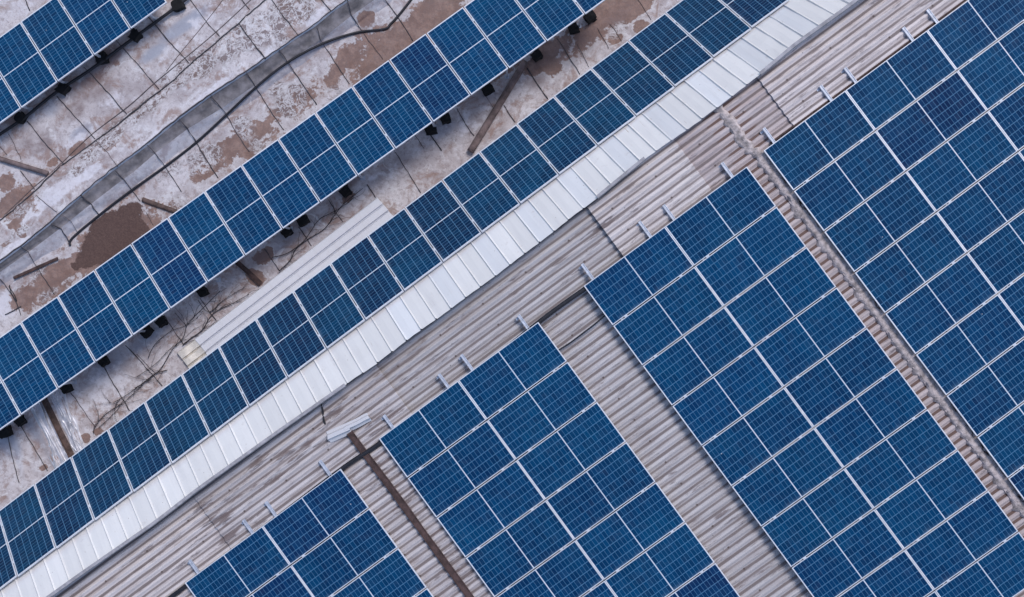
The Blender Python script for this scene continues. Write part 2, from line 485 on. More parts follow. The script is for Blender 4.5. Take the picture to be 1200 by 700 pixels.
ARR = {  # name: u0, v0, columns, kind, scale, order word, look
    'a': (-9.444, 0.759, 2, 'array', 1.0, 'first'),
    'b': (-4.116, 0.724, 2, 'array', 1.0, 'second'),
    'c': (1.387, 0.680, 2, 'array', 1.0, 'third'),
    'd': (6.070, 0.613, 3, 'array_c', KC, 'fourth'),
}
COLW = {2: ['left', 'right'], 3: ['left', 'middle', 'right']}
for key, (u0, v0, nc, kind, sc, word) in ARR.items():
    zf = zp_right if kind == 'array_c' else zp_left
    cs = math.cos(math.atan(S2 if kind == 'array_c' else S1)); ct = math.cos(math.atan(TV))
    u0 *= sc; v0 *= sc
    PL, PW = 2.14 * sc, 1.06 * sc
    for c in range(nc):
        vis = 0
        for r in range(12):
            def P(a, b):
                u = u0 + PL * cs * a; v = v0 + PW * ct * b
                return W(u, v, float(zf(u, v)))
            corners = [P(c, r), P(c + 1, r), P(c + 1, r + 1), P(c, r + 1)]
            if not in_frame(corners): continue
            o = P(c + 0.5, r + 0.5)
            m = frame_matrix(o, P(c + 1, r + 0.5) - P(c, r + 0.5), P(c + 0.5, r) - P(c + 0.5, r + 1))
            cl = [(-0.72, 0.53 * sc), (0.72, 0.53 * sc)] if r > 0 else []
            make_panel(kind, m, f'blue solar panel {ORD[vis]} from top in {COLW[nc][c]} column of {word} corrugated-roof array from left',
                       f'solar panels of the {word} array from left on the corrugated roof', tint_for(-0.12 if key == 'd' else 0.0), cl)
            vis += 1
    # mounting rails
    fr = {'a': [0.17, 0.87], 'b': [0.18, 0.88], 'c': [0.12, 0.83], 'd': [0.14, 0.84]}[key]
    cnt = 0
    for c in range(nc):
        for q, ff in enumerate(fr):
            if key == 'd' and c == 2 and q == 1: continue
            u = u0 + PL * cs * (c + ff)
            va, vb = v0 - random.uniform(0.32, 0.40), v0 + 3.0
            while vb < 11 and px_of(W(u, vb, float(zf(u, vb))))[1] < 720: vb += 0.5
            za = 0.098
            root = empty('mounting_rail', W(u, va, float(zf(u, va)) + STAND))
            bm = bmesh.new()
            inv = Matrix.Translation(-root.location)
            A = W(u, va, float(zf(u, va)) + za); B = W(u, vb, float(zf(u, vb)) + za)
            add_bar(bm, A, B, 0.062, 0.075)
            for s in (-1, 1):     # lips of the open profile
                sd = (B - A).normalized().cross(Vector((0, 0, 1))).normalized() * 0.026 * s
                add_bar(bm, A + sd + Vector((0, 0, 0.042)), B + sd + Vector((0, 0, 0.042)), 0.016, 0.012)
            bmesh.ops.transform(bm, matrix=inv, verts=bm.verts[:])
            bm_obj('rail', bm, M['galv'], root)
            bm = bmesh.new()
            vv = va + 0.05
            while vv < vb - 0.1:
                pz = float(zf(u, vv))
                add_bar(bm, W(u - 0.055, vv, pz + 0.15), W(u - 0.055, vv, pz + STAND + 0.06), 0.05, 0.006, W(1, 0, 0) - W(0, 0, 0))
                add_bar(bm, W(u - 0.10, vv, pz + 0.149), W(u - 0.03, vv, pz + 0.149), 0.05, 0.008)
                vv += 1.15
            bmesh.ops.transform(bm, matrix=inv, verts=bm.verts[:])
            bm_obj('foot_bracket', bm, M['galv'], root)
            tag(root, f'grey metal rail {ORD[cnt]} from left sticking out above {word} corrugated-roof array from left', 'rail', 'mounting rails under the corrugated roof arrays')
            cnt += 1

# --- the tilted rows on the flat roof
ROWS = {
    'upper': dict(q=(-10.0052, -7.8323, 30.4941, .6215, .0175, math.radians(15.6), 1.92, 0, 0, 0, 0), rng=(-1, 4)),
    'middle': dict(q=(.59, -8.0128, 29.7764, .6154, .0179, .268, 1.9159, .0201, -.1018, 0, 0), rng=(-1, 16)),
    'lower': dict(q=(4.3494, -7.1393, 29.0989, .641, .0069, .6319, 1.9385, -.0188, .116, -.0054, .0309), rng=(-1, 20)),
}
def row_point(q, i, j, off=0.0):
    """point on line i (counted down-left), j = 0 top edge .. 1 bottom edge; camera metres"""
    X0, Y0, Z0, a, tu, tv, L, cv, cz, tw, tw2 = q
    u = np.array([math.cos(a) * math.cos(tu), -math.sin(a) * math.cos(tu), -math.sin(tu)]); v0 = np.array([math.sin(a), math.cos(a), 0])
    w = np.cross(u, v0); w /= np.linalg.norm(w); w = -w if w[2] > 0 else w
    t = tv + tw * (i - 9) / 9 + tw2 * ((i - 9) / 9) ** 2
    v = v0 * math.cos(t) + w * math.sin(t)
    kq = ((i - 9) / 9.) ** 2
    p = np.array([X0, Y0, Z0]) - u * 1.06 * i + v * L * j + v0 * cv * kq + np.array([0, 0, 1]) * cz * kq
    if off:
        nrm = np.cross(u, v); nrm /= np.linalg.norm(nrm); nrm = -nrm if nrm[2] < 0 else nrm
        p = p + nrm * off            # below the panel
    return world(*p)

for nm, d in ROWS.items():
    q = d['q']; vis = 0
    s = q[6] / 1.92
    for i in range(*d['rng']):
        P = lambda a, b: row_point(q, i + a, b)
        corners = [P(0, 0), P(1, 0), P(1, 1), P(0, 1)]
        if not in_frame(corners): continue
        o = (P(0, 0) + P(1, 1) + P(1, 0) + P(0, 1)) / 4
        ex = P(0.5, 1) - P(0.5, 0)                    # long side runs down-right
        ey = P(0, 0.5) - P(1, 0.5)
        m = frame_matrix(o, ex, ey) @ Matrix.Diagonal((s, 1, 1, 1))
        cl = [(-0.55, -0.53), (0.55, -0.53)]
        make_panel('row', m, f'blue solar panel {ORD[vis]} from upper right end of the {nm} tilted row on stained roof',
                   f'solar panels in the {nm} tilted row', tint_for(-0.50 if nm == 'lower' else -0.05, 0.4 if nm == 'lower' else 0.15), cl)
        vis += 1

# ------------------------------------------------------------------ corrugated-roof building
ware = empty('warehouse', (0, 0, 0))
tag(ware, 'building with grey corrugated fibre-cement gable roof and white ribbed cladding along one edge', 'building')

# outer edge of the white cladding (pixels) and its depth
EDGE = [(1120, -87), (992.7, 9.2), (933, 52), (890, 88), (853, 117), (803, 154), (755.7, 186), (690, 240), (636, 281), (586.7, 319),
        (537, 355.5), (487, 391), (437.7, 428.75), (404.7, 451.7), (320, 511), (233.7, 572.7), (183.3, 612), (91.7, 675.6), (-40, 770), (-200, 886)]
def z_edge(u): return 27.02 + 0.040 * (7 - u)
eu, ev = [], []
for (x, y) in EDGE:
    Z = 27.1
    for _ in range(4):
        uu, vv = U(x, y, Z); Z = z_edge(uu)
    eu.append(uu); ev.append(vv)
eu, ev = np.array(eu[::-1]), np.array(ev[::-1])
def v_edge(u): return float(np.interp(u, eu, ev))

# bottom line of the lower row: depth as a function of u
bq = ROWS['lower']['q']
bl = [row_point(bq, i, 1) for i in range(-4, 24)]
bu = np.array([uv_of(p.x, -p.y)[0] for p in bl]); bv = np.array([uv_of(p.x, -p.y)[1] for p in bl]); bz = np.array([CAMZ - p.z for p in bl])
o_ = np.argsort(bu); bu, bv, bz = bu[o_], bv[o_], bz[o_]
def flank_pt(u, s):
    """s = 0 outer edge, 1 below the panel edge, 2 foot on the membrane"""
    v0 = v_edge(u); z0 = z_edge(u)
    v1 = float(np.interp(u, bu, bv)) - 0.05; z1 = float(np.interp(u, bu, bz)) + 0.20
    if s <= 1: return v0 + (v1 - v0) * s, z0 + (z1 - z0) * s
    k = (ZM + 0.02 - z1) / (z1 - z0 + 1e-6); k = min(k, 2.2)
    v2 = v1 - 1.36; z2 = ZM + 0.02
    return v1 + (v2 - v1) * (s - 1), z1 + (z2 - z1) * (s - 1)

RP = 0.392
def flank_sheet(k, tint, mat):
    """one flat and the rib at its lower end, with a thickness"""
    ua, ub = k * RP, (k + 1) * RP
    prof = [(ua, 0.024), (ua + 0.008, 0.024), (ua + 0.030, 0.0), (ua + 0.20, 0.006), (ub - 0.022, 0.0), (ub - 0.002, 0.024)]
    S = [0.0, 0.25, 0.5, 0.75, 1.0, 1.5, 2.0]
    verts, faces = [], []
    dent = [random.uniform(-0.010, 0.010) for _ in S]
    for th in (0.0, 0.003):
        for a, (u, h) in enumerate(prof):
            for b, s in enumerate(S):
                v, z = flank_pt(u, s)
                if b == 0: v += 0.012 * math.sin(k * 1.7 + a) * 0.4
                hh = h + (dent[b] if 0 < a < 5 and h < 0.01 else 0) - th
                verts.append(W(u, v - hh * 0.75, z - hh * 0.66))
    n, m = len(prof), len(S)
    N = n * m
    for a in range(n - 1):
        for b in range(m - 1):
            i = a * m + b
            faces.append((i, i + m, i + m + 1, i + 1)); faces.append((N + i, N + i + 1, N + i + m + 1, N + i + m))
    for b in range(m - 1):
        faces.append((b, b + 1, N + b + 1, N + b)); i = (n - 1) * m + b; faces.append((i + 1, i, N + i, N + i + 1))
    for a in range(n - 1):
        i = a * m; faces.append((i + m, i, N + i, N + i + m)); i = a * m + m - 1; faces.append((i, i + m, N + i + m, N + i))
    me = mesh_from('cladding_sheet', verts, faces)
    set_uv(me, uv_plane)
    o = link_mesh('cladding_sheet', me, mat, ware)
    o.color = (*tint, 1)
    return o
k0, k1 = int(-15.2 / RP), int(11.5 / RP)
for k in range(k0, k1):
    base = (0.78, 0.77, 0.775) if (k % 3 or k < -8) else (0.745, 0.755, 0.79)
    f = random.uniform(0.90, 1.03)
    flank_sheet(k, tuple(min(0.82, c * f) for c in base), M['white'])

# flashing along the cladding edge where the photo shows one
def flashing(u0, u1, w, mat):
    bm = bmesh.new()
    n = max(2, int((u1 - u0) / 0.3))
    prof = [(-0.05, -0.045), (w * 0.5, -0.05), (w, 0.0), (w, 0.10), (w - 0.004, 0.10), (w - 0.004, 0.006), (w * 0.5 - 0.002, -0.044), (-0.05, -0.039)]
    rings = []
    for i in range(n + 1):
        u = u0 + (u1 - u0) * i / n; v = v_edge(u); z = z_edge(u)
        rings.append([bm.verts.new(W(u, v + a, z + b)) for a, b in prof])
    for i in range(n):
        for j in range(len(prof)):
            bm.faces.new((rings[i][j], rings[i + 1][j], rings[i + 1][(j + 1) % len(prof)], rings[i][(j + 1) % len(prof)]))
    bm.faces.new(rings[0][::-1]); bm.faces.new(rings[-1])
    bm.normal_update()
    bmesh.ops.recalc_face_normals(bm, faces=bm.faces[:])
    return bm_obj('edge_flashing', bm, mat, ware)
uA = U(404, 452, 27.3)[0]; uB = U(700, 232, 27.2)[0]; uC = U(755, 186, 27.2)[0]; uD = U(890, 88, 27.1)[0]
flashing(-15, uA, 0.03, M['trim']); flashing(uB, uC, 0.03, M['trim']); flashing(uD, 11.3, 0.035, M['trim'])

# upstand below the cladding edge
bm = bmesh.new()
n = 60; rows = []
for i in range(n + 1):
    u = -15.2 + 26.5 * i / n; v = v_edge(u) - 0.06; z = z_edge(u) + 0.05
    v += 0.02
    rows.append([bm.verts.new(W(u, v, z + 0.03)), bm.verts.new(W(u, v + 0.01, float(zroof(u, v)) + 0.3)), bm.verts.new(W(u, v - 0.025, float(zroof(u, v)) + 0.3)), bm.verts.new(W(u, v - 0.025, z + 0.05))])
for i in range(n):
    for j in range(4):
        bm.faces.new((rows[i][j], rows[i + 1][j], rows[i + 1][(j + 1) % 4], rows[i][(j + 1) % 4]))
bm_obj('upstand_wall', bm, M['wall'], ware)

# corrugated sheets in bays
PITCH, AMP = 0.188, 0.031
def blob_field(xy, blobs):
    """soft elongated patches given at picture positions of the roof surface: x, y, radius along the rows, radius across, weight"""
    out = np.zeros(len(xy))
    for (x, y, ru, rv, w) in blobs:
        dx, dy = xy[:, 0] - x, xy[:, 1] - y
        a = dx * CA - dy * SA; b = dx * SA + dy * CA
        out = np.maximum(out, w * np.exp(-((a / ru) ** 2 + (b / rv) ** 2) ** 1.5))
    return out
ROOF_STAIN_SHADE = [(560, 330, 130, 9, .75), (520, 350, 90, 16, .4), (920, 60, 80, 8, .45), (870, 120, 30, 40, .25), (470, 585, 16, 60, .5), (530, 665, 22, 40, .55), (445, 545, 22, 18, .6), (455, 490, 24, 12, .6), (350, 520, 60, 14, .5), (260, 600, 40, 16, .5), (600, 330, 60, 8, .4), (255, 610, 28, 12, .7), (240, 590, 20, 8, .7), (270, 628, 16, 8, .9), (320, 560, 40, 10, .55), (300, 545, 30, 8, .6), (440, 500, 30, 12, .5), (460, 490, 20, 8, .5),  # long patches below the cladding's middle paint its shade; the rest is dirt
              (715, 255, 14, 5, .7), (745, 243, 10, 4, .6), (480, 440, 60, 10, .4), (580, 400, 20, 6, .5), (880, 75, 30, 6, .5), (960, 20, 60, 6, .5), (700, 270, 22, 8, .6), (735, 250, 26, 5, .55),
              (395, 480, 30, 12, .6), (350, 530, 40, 8, .6), (430, 545, 18, 10, .45), (520, 620, 24, 14, .55), (490, 575, 20, 10, .55), (540, 680, 22, 10, .6), (470, 560, 14, 16, .5), (455, 595, 14, 18, .4),
              (830, 635, 25, 6, .6), (845, 605, 22, 5, .6), (820, 570, 16, 5, .5), (780, 530, 16, 5, .4), (700, 455, 14, 5, .35), (660, 400, 10, 5, .35), (470, 420, 70, 10, .45), (540, 370, 60, 8, .45)]
def roof_bay(u0, u1, dz, tint, step=0.25):
    nu = max(2, int(round((u1 - u0) / step)))
    us = np.linspace(u0, u1, nu + 1)
    us = np.concatenate([[u0, u0 + 0.006], us[1:-1], [u1 - 0.006, u1]]); nu = len(us) - 1
    vlo = -9.0
    vs = np.arange(-8.2, 12.3, PITCH / 8)
    Uu, Vv = np.meshgrid(us, vs, indexing='ij')
    ph = 2 * np.pi * Vv / PITCH
    cor = np.cos(ph) + 0.18 * np.cos(2 * ph)
    wav = np.array([[noise.noise((float(a) * 0.6, float(b) * 0.8, 3.1)) for b in vs[::24]] for a in us])
    wav *= 0.5
    wv = np.array([np.interp(vs, vs[::24], w) for w in wav])
    H = AMP * cor + 0.012 * wv + dz
    Zz = zroof(np.where(np.isclose(Uu, UR), UR + (1e-6 if u0 >= UR - 1e-3 else -1e-6), Uu), Vv) - H
    # keep only what lies outside the cladding edge
    x = Uu * CA + Vv * SA; y = -Uu * SA + Vv * CA
    verts = np.stack([x, -y, CAMZ - Zz], -1)
    nv = len(vs)
    vmin = np.array([v_edge(float(u)) - 0.10 for u in us])
    keep = {}
    faces = []
    for i in range(nu):
        j0 = int(np.searchsorted(vs, min(vmin[i], vmin[i + 1])))
        for j in range(max(j0 - 1, 0), nv - 1):
            faces.append((i * nv + j, i * nv + j + 1, (i + 1) * nv + j + 1, (i + 1) * nv + j))
    F_ = np.array(faces)
    used = np.unique(F_); remap = -np.ones(nv * (nu + 1), dtype=np.int64); remap[used] = np.arange(len(used))
    V = verts.reshape(-1, 3)[used]; F_ = remap[F_]
    # downturned edges give the sheet its thickness at both ends
    me = mesh_from('roof_sheet', V.tolist(), [tuple(f) for f in F_.tolist()])
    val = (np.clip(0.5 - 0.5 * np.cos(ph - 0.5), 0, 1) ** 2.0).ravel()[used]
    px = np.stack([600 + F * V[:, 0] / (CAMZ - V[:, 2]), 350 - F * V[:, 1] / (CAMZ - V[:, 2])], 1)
    st = blob_field(px, ROOF_STAIN_SHADE)
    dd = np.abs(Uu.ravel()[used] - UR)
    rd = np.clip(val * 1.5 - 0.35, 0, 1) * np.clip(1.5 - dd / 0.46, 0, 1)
    for nm_, arr in (('valley', val), ('stain', st), ('ridge_dirt', rd)):  # stain also carries the painted shade by the cladding
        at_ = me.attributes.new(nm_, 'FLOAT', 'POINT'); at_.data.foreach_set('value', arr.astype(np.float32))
    set_uv(me, uv_plane)
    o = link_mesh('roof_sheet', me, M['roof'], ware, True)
    o.color = (*tint, 1)
    md = o.modifiers.new('thick', 'SOLIDIFY'); md.thickness = 0.012; md.offset = -1
    return o
zz = 27.5
b1 = U(231, 584, 28)[0]; b2 = U(424, 406, 27.7)[0]; b3 = U(697, 250, 27.5)[0]; b4 = U(812, 195, 27.4)[0]; b6 = U(893, 92, 27.2)[0]
LAP = 0.06
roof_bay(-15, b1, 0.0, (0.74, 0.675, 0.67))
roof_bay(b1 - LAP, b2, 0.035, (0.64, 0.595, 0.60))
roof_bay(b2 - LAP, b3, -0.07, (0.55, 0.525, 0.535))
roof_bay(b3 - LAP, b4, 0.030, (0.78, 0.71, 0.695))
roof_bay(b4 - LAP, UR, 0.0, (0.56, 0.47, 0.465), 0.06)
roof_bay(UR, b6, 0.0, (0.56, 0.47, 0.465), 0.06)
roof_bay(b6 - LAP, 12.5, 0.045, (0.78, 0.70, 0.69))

# mortar along the ridge
bm = bmesh.new()
rows = []
vs = np.arange(v_edge(UR) - 0.05, 12.1, 0.05)
for v in vs:
    r = []
    for a in range(9):
        t = a / 8
        top = v < 0.5
        w0, w1 = (-0.12, 0.13) if top else (-0.04, 0.26)
        jit = 0.09 * noise.noise((v * 3.1, (a > 4) * 7.3, 1.0)) + 0.08 * noise.noise((v * 8.0, 4.0, (a > 4) * 5.5))
        u = UR + w0 + (w1 - w0) * t + jit * (1 if a in (0, 1, 7, 8) else .3)
        h = 0.034 * math.sin(math.pi * t) ** 0.35 + 0.018 * noise.noise((u * 13, v * 13, 2.0)) + 0.014 * noise.noise((u * 30, v * 30, 2.0)) - (0.02 if a in (0, 8) else -0.012)
        r.append(bm.verts.new(W(u, v, float(zroof(u, v)) - h)))
    rows.append(r)
for i in range(len(rows) - 1):
    for a in range(8):
        bm.faces.new((rows[i][a], rows[i + 1][a], rows[i + 1][a + 1], rows[i][a + 1]))
bm_obj('ridge_mortar', bm, M['mortar'], ware, True)

# eave walls of the building
def wall_strip(pts, z1, z0, th, name, parent, mat):
    bm = bmesh.new()
    for (p, q) in zip(pts[:-1], pts[1:]):
        m_ = (Vector((p[0], p[1], 0)) + Vector((q[0], q[1], 0))) / 2
        d = Vector((q[0] - p[0], q[1] - p[1], 0)); L = d.length
        ang = math.atan2(d.y, d.x)
        add_box(bm, 0, 0, 0, L, th, z1 - z0, Matrix.Translation((m_.x, m_.y, (z0 + z1) / 2)) @ Matrix.Rotation(ang, 4, 'Z'))
    return bm_obj(name, bm, mat, parent)
def wp(u, v): p = W(u, v, 0); return (p.x, p.y)
wall_strip([wp(-14.8, v_edge(-14.8)), wp(-14.8, 12)], CAMZ - 28.7, 0, 0.25, 'wall', ware, M['wall'])
wall_strip([wp(-14.7, 11.9), wp(12.2, 11.9)], CAMZ - 28.8, 0, 0.25, 'wall', ware, M['wall'])
wall_strip([wp(12.2, 11.7), wp(12.2, v_edge(11.3))], CAMZ - 28.2, 0, 0.25, 'wall', ware, M['wall'])

# ------------------------------------------------------------------ flat roof building
flat = empty('flat_roof_building', (0, 0, 0))
tag(flat, 'building with stained pale membrane flat roof, raised curb and dark seams', 'building')

MUD = [(132, 283, 66, 30, .5), (345, 120, 40, 22, .35), (450, 60, 60, 40, .35), (20, 240, 30, 18, .4), (420, 62, 60, 14, .3), (300, 160, 46, 18, .35), (255, 190, 40, 14, .35), (60, 340, 50, 16, .35), (690, 40, 60, 18, .35), (120, 85, 34, 8, .25), (62, 325, 34, 13, .75), (32, 347, 22, 12, .62), (266, 176, 22, 12, .75), (296, 158, 20, 10, .6), (243, 200, 22, 7, .7), (285, 168, 12, 22, .6),
       (412, 66, 26, 16, .45), (445, 82, 34, 22, .6), (472, 52, 42, 24, .72), (505, 25, 40, 22, .8), (520, 0, 30, 16, .8), (430, 22, 12, 9, .55), (395, 84, 16, 8, .5), (455, 105, 22, 10, .55), (425, 110, 20, 10, .45),
       (640, 62, 14, 12, .9), (626, 78, 12, 10, .8), (648, 78, 12, 14, .5), (716, 12, 26, 16, .7), (740, 8, 34, 14, .8), (722, 45, 9, 6, .7), (752, 32, 10, 10, .6), (700, 40, 14, 10, .4),
       (12, 236, 20, 9, .62), (8, 214, 12, 10, .55), (24, 272, 5, 9, .75), (17, 262, 10, 4, .6), (8, 285, 9, 3, .45), (184, 262, 8, 14, .35), (100, 514, 6, 5, .9), (115, 506, 5, 4, .9), (52, 548, 6, 3, .6),
       (335, 128, 26, 6, .35), (388, 95, 8, 14, .4), (205, 240, 10, 10, .35), (345, 115, 14, 12, .3), (310, 300, 16, 10, .45), (300, 325, 10, 12, .6), (408, 232, 10, 6, .5), (600, 75, 40, 8, .35), (660, 45, 30, 10, .3), (470, 130, 16, 8, .3),
       (90, 175, 14, 6, .5), (130, 170, 20, 5, .3), (63, 190, 8, 6, .35)]
CRUST = [(300, 45, 60, 18, .5), (150, 142, 90, 12, .4), (208, 88, 26, 14, .75), (235, 75, 24, 16, .8), (262, 58, 22, 15, .85), (290, 38, 20, 16, .9), (318, 28, 24, 18, 1.0), (345, 12, 24, 20, 1.0), (360, 0, 18, 14, .9), (330, 48, 14, 8, .5),
         (180, 118, 24, 9, .65), (155, 138, 22, 9, .75), (130, 160, 22, 10, .8), (108, 180, 22, 10, .85), (88, 200, 20, 8, .5),
         (340, 115, 24, 16, .75), (325, 105, 14, 10, .6), (240, 185, 26, 18, .6), (200, 200, 22, 9, .55), (345, 128, 20, 8, .6), (285, 150, 14, 18, .55), (210, 238, 14, 12, .45), (392, 110, 22, 12, .35),
         (725, 35, 14, 10, .6), (300, 170, 14, 10, .5), (25, 245, 20, 10, .4), (30, 330, 24, 12, .3), (55, 345, 20, 8, .4), (20, 275, 24, 6, .5), (45, 318, 14, 7, .5)]
WHITE = [(120, 455, 50, 26, .55), (75, 485, 26, 40, .5), (300, 290, 20, 8, .3), (440, 210, 26, 16, .4), (520, 160, 30, 20, .4), (575, 130, 18, 20, .4), (60, 230, 60, 12, .8), (100, 205, 40, 9, .7), (190, 155, 50, 7, .7), (250, 105, 46, 6, .7), (320, 60, 30, 7, .75), (370, 20, 20, 10, .8), (20, 290, 30, 10, .8), (12, 355, 22, 16, .95), (130, 460, 40, 24, .5), (60, 500, 14, 34, .55), (20, 530, 14, 20, .4), (100, 480, 8, 30, .6),
         (240, 20, 36, 14, .5), (90, 165, 22, 8, .6), (200, 60, 40, 12, .45), (130, 120, 30, 14, .5), (190, 260, 10, 12, .5), (545, 150, 26, 16, .5), (590, 120, 14, 20, .5), (470, 200, 30, 18, .4), (240, 60, 14, 14, .4), (30, 10, 40, 20, .4)]
BLUE = [(215, 30, 40, 9, .8), (180, 62, 22, 8, .75), (95, 155, 18, 8, .6), (60, 130, 14, 9, .5), (120, 430, 40, 25, .5), (170, 400, 30, 12, .55), (320, 290, 40, 14, .4), (660, 70, 26, 20, .4), (520, 150, 18, 12, .5), (10, 520, 12, 26, .7), (40, 505, 10, 24, .5), (430, 40, 24, 8, .5)]
GRIME = [(100, 110, 60, 26, .45), (40, 165, 40, 26, .4), (680, 55, 60, 24, .4), (460, 70, 50, 30, .3), (330, 275, 80, 10, .35), (110, 92, 26, 12, .75), (128, 70, 22, 10, .8), (90, 132, 22, 9, .6), (50, 170, 16, 10, .6), (150, 110, 30, 8, .3), (120, 105, 18, 10, .5), (98, 172, 10, 5, .6), (36, 168, 14, 12, .5), (24, 165, 10, 12, .4), (660, 62, 34, 12, .5), (690, 48, 30, 14, .45), (720, 25, 30, 14, .5), (630, 95, 16, 10, .5),
         (430, 30, 30, 8, .5), (15, 230, 12, 22, .3), (560, 115, 22, 8, .4), (235, 335, 26, 8, .35), (300, 305, 26, 10, .5), (345, 280, 30, 8, .4), (410, 215, 24, 8, .6), (270, 350, 40, 8, .35), (380, 250, 30, 6, .3), (130, 185, 14, 4, .5)]
WET = [(137, 294, 30, 12, .95), (128, 275, 38, 20, .95), (150, 252, 22, 14, .95), (105, 300, 18, 14, .95), (150, 280, 20, 20, .9), (120, 262, 26, 10, .8), (88, 313, 4, 6, .9), (112, 290, 22, 16, .9), (165, 265, 8, 20, .8)]
FIELDS = dict(mud=MUD, crust=CRUST, white=WHITE, blue=BLUE, grime=GRIME, wet=WET)
def stain_attrs(me, skip=()):
    co = np.empty(len(me.vertices) * 3); me.vertices.foreach_get('co', co); co = co.reshape(-1, 3)
    Z = CAMZ - co[:, 2]
    px = np.stack([600 + F * co[:, 0] / Z, 350 - F * co[:, 1] / Z], 1)
    for nm_, bl_ in FIELDS.items():
        a = np.zeros(len(co)) if nm_ in skip else blob_field(px, bl_)
        at_ = me.attributes.new(nm_, 'FLOAT', 'POINT'); at_.data.foreach_set('value', a.astype(np.float32))

# membrane sheet
us = np.arange(-19, 13.01, 0.07); vs = np.arange(-17.0, -1.6, 0.07)
Ug, Vg = np.meshgrid(us, vs, indexing='ij')
hh = np.array([[noise.noise((float(a) * .55, float(b) * .55, 9.0)) for b in vs[::5]] for a in us[::5]])
hi = np.array([np.interp(vs, vs[::5], r) for r in hh]); hi = np.array([np.interp(us, us[::5], hi[:, j]) for j in range(len(vs))]).T
x = Ug * CA + Vg * SA; y = -Ug * SA + Vg * CA
Zs = ZM - 0.020 * hi
# folds of loose sheeting near the lower left
pxx = 600 + F * x / Zs; pyy = 350 + F * y / Zs
for (fx, fy, tx, ty, w, h) in [(33, 480, 66, 540, 5, .05), (75, 470, 95, 525, 4, .04), (20, 500, 30, 560, 4, .03), (45, 490, 62, 528, 3, .03)]:
    L = math.hypot(tx - fx, ty - fy); dx, dy = (tx - fx) / L, (ty - fy) / L
    al = (pxx - fx) * dx + (pyy - fy) * dy; ac = -(pxx - fx) * dy + (pyy - fy) * dx
    Zs = Zs - h * np.exp(-(ac / w) ** 2) * np.clip(np.minimum(al + 15, L + 15 - al) / 15, 0, 1)
nV = len(vs)
idx = np.arange(len(us) * nV).reshape(len(us), nV)
fc = np.stack([idx[:-1, :-1], idx[:-1, 1:], idx[1:, 1:], idx[1:, :-1]], -1).reshape(-1, 4)
# leave out cells that the white flank covers from below
me = mesh_from('roof_membrane', np.stack([x, -y, CAMZ - Zs], -1).reshape(-1, 3).tolist(), [tuple(f) for f in fc.tolist()])
stain_attrs(me); set_uv(me, uv_plane)
memb = link_mesh('roof_membrane', me, M['membrane'], flat, True)
md = memb.modifiers.new('thick', 'SOLIDIFY'); md.thickness = 0.15; md.offset = -1

# raised curb: four lines across its section
L1 = [(-120, 338), (-40, 287), (0, 258.5), (16.7, 245), (41.8, 223.4), (57, 207), (75, 192), (112, 165), (143.7, 141.8), (167, 121.7), (200, 96.8), (228.5, 70), (247, 55), (280, 26.7), (310.4, 0), (345, -29), (430, -95)]
L2 = [(-120, 392), (-40, 334), (0, 307), (25, 288.6), (58.5, 261.8), (68.5, 251.8), (95.2, 228.4), (130.3, 200), (171.8, 170), (208.6, 139.2), (247, 111.2), (288.7, 84.4), (312, 68.5), (349, 42.4), (368.5, 30), (388.5, 13.4), (407, 0.8), (440, -24), (530, -90)]
L3 = [(-120, 405), (-40, 349), (0, 319), (38.4, 292), (71.8, 266.8), (83.5, 257.6), (107, 239), (133.7, 218.4), (158.7, 200), (183.5, 178.5), (220.3, 151), (260.4, 126.7), (300, 99), (338, 71.8), (378.5, 45), (412, 18.4), (438.7, 0), (470, -24), (560, -90)]
L4 = [(-120, 424), (-40, 364), (5, 333), (41.8, 312), (82, 287), (84, 280), (117, 251.8), (157, 225), (193.6, 195.2), (230.3, 166.8), (267, 140), (310, 110), (342, 88), (380, 56), (420, 32), (450, 10), (464, 0), (495, -24), (590, -90)]
H1, H2, H3 = 0.05, 0.34, 0.15
def resample(line, n):
    P = np.array(line, float); d = np.r_[0, np.cumsum(np.hypot(*np.diff(P, axis=0).T))]
    # parameter: position along the rows in the picture
    s = P[:, 0] * CA - P[:, 1] * SA
    t = np.linspace(-330, 420, n)
    return np.stack([np.interp(t, s, P[:, 0]), np.interp(t, s, P[:, 1])], 1)
NS = 230
R1, R2, R3, R4 = (resample(l, NS) for l in (L1, L2, L3, L4))
def strip(name, lo, hlo, hi_, hhi, n, mat, bulge=0.0, drop=None, jitter=0.0):
    verts, faces = [], []
    for i in range(NS):
        for j in range(n + 1):
            t = j / n
            h = hlo + (hhi - hlo) * t + bulge * math.sin(math.pi * t)
            p = lo[i] * (1 - t) + hi_[i] * t
            if 0 < j < n: h += jitter * noise.noise((i * 0.12, t * 3, 5.0))
            verts.append(at(p[0], p[1], ZM - h))
    w = n + 1
    for i in range(NS - 1):
        for j in range(n):
            faces.append((i * w + j, i * w + j + 1, (i + 1) * w + j + 1, (i + 1) * w + j))
    me = mesh_from(name, verts, faces)
    stain_attrs(me, ('wet',)); set_uv(me, uv_plane)
    o = link_mesh(name, me, mat, flat, True)
    return o
strip('curb_slope', R1 - np.array([2.0, 2.7]), -0.02, R1, H1, 2, M['membrane'])
strip('curb_top', R1, H1, R2, H2, 14, M['membrane'], 0.05, jitter=0.03)
R2b = R2 + np.array([1.0, 1.3])
strip('curb_lip', R2, H2, R2b, H2 - 0.05, 1, M['line'])
strip('curb_face', R2b, H2 - 0.05, R3, H3, 6, M['face'], -0.02, jitter=0.05)
fil = strip('curb_fillet', R3, H3, R4, -0.015, 6, M['membrane'], -0.015, jitter=0.05)
fa = fil.data.attributes['blue']; fa.data.foreach_set('value', np.full(len(fil.data.vertices), 0.42, np.float32))

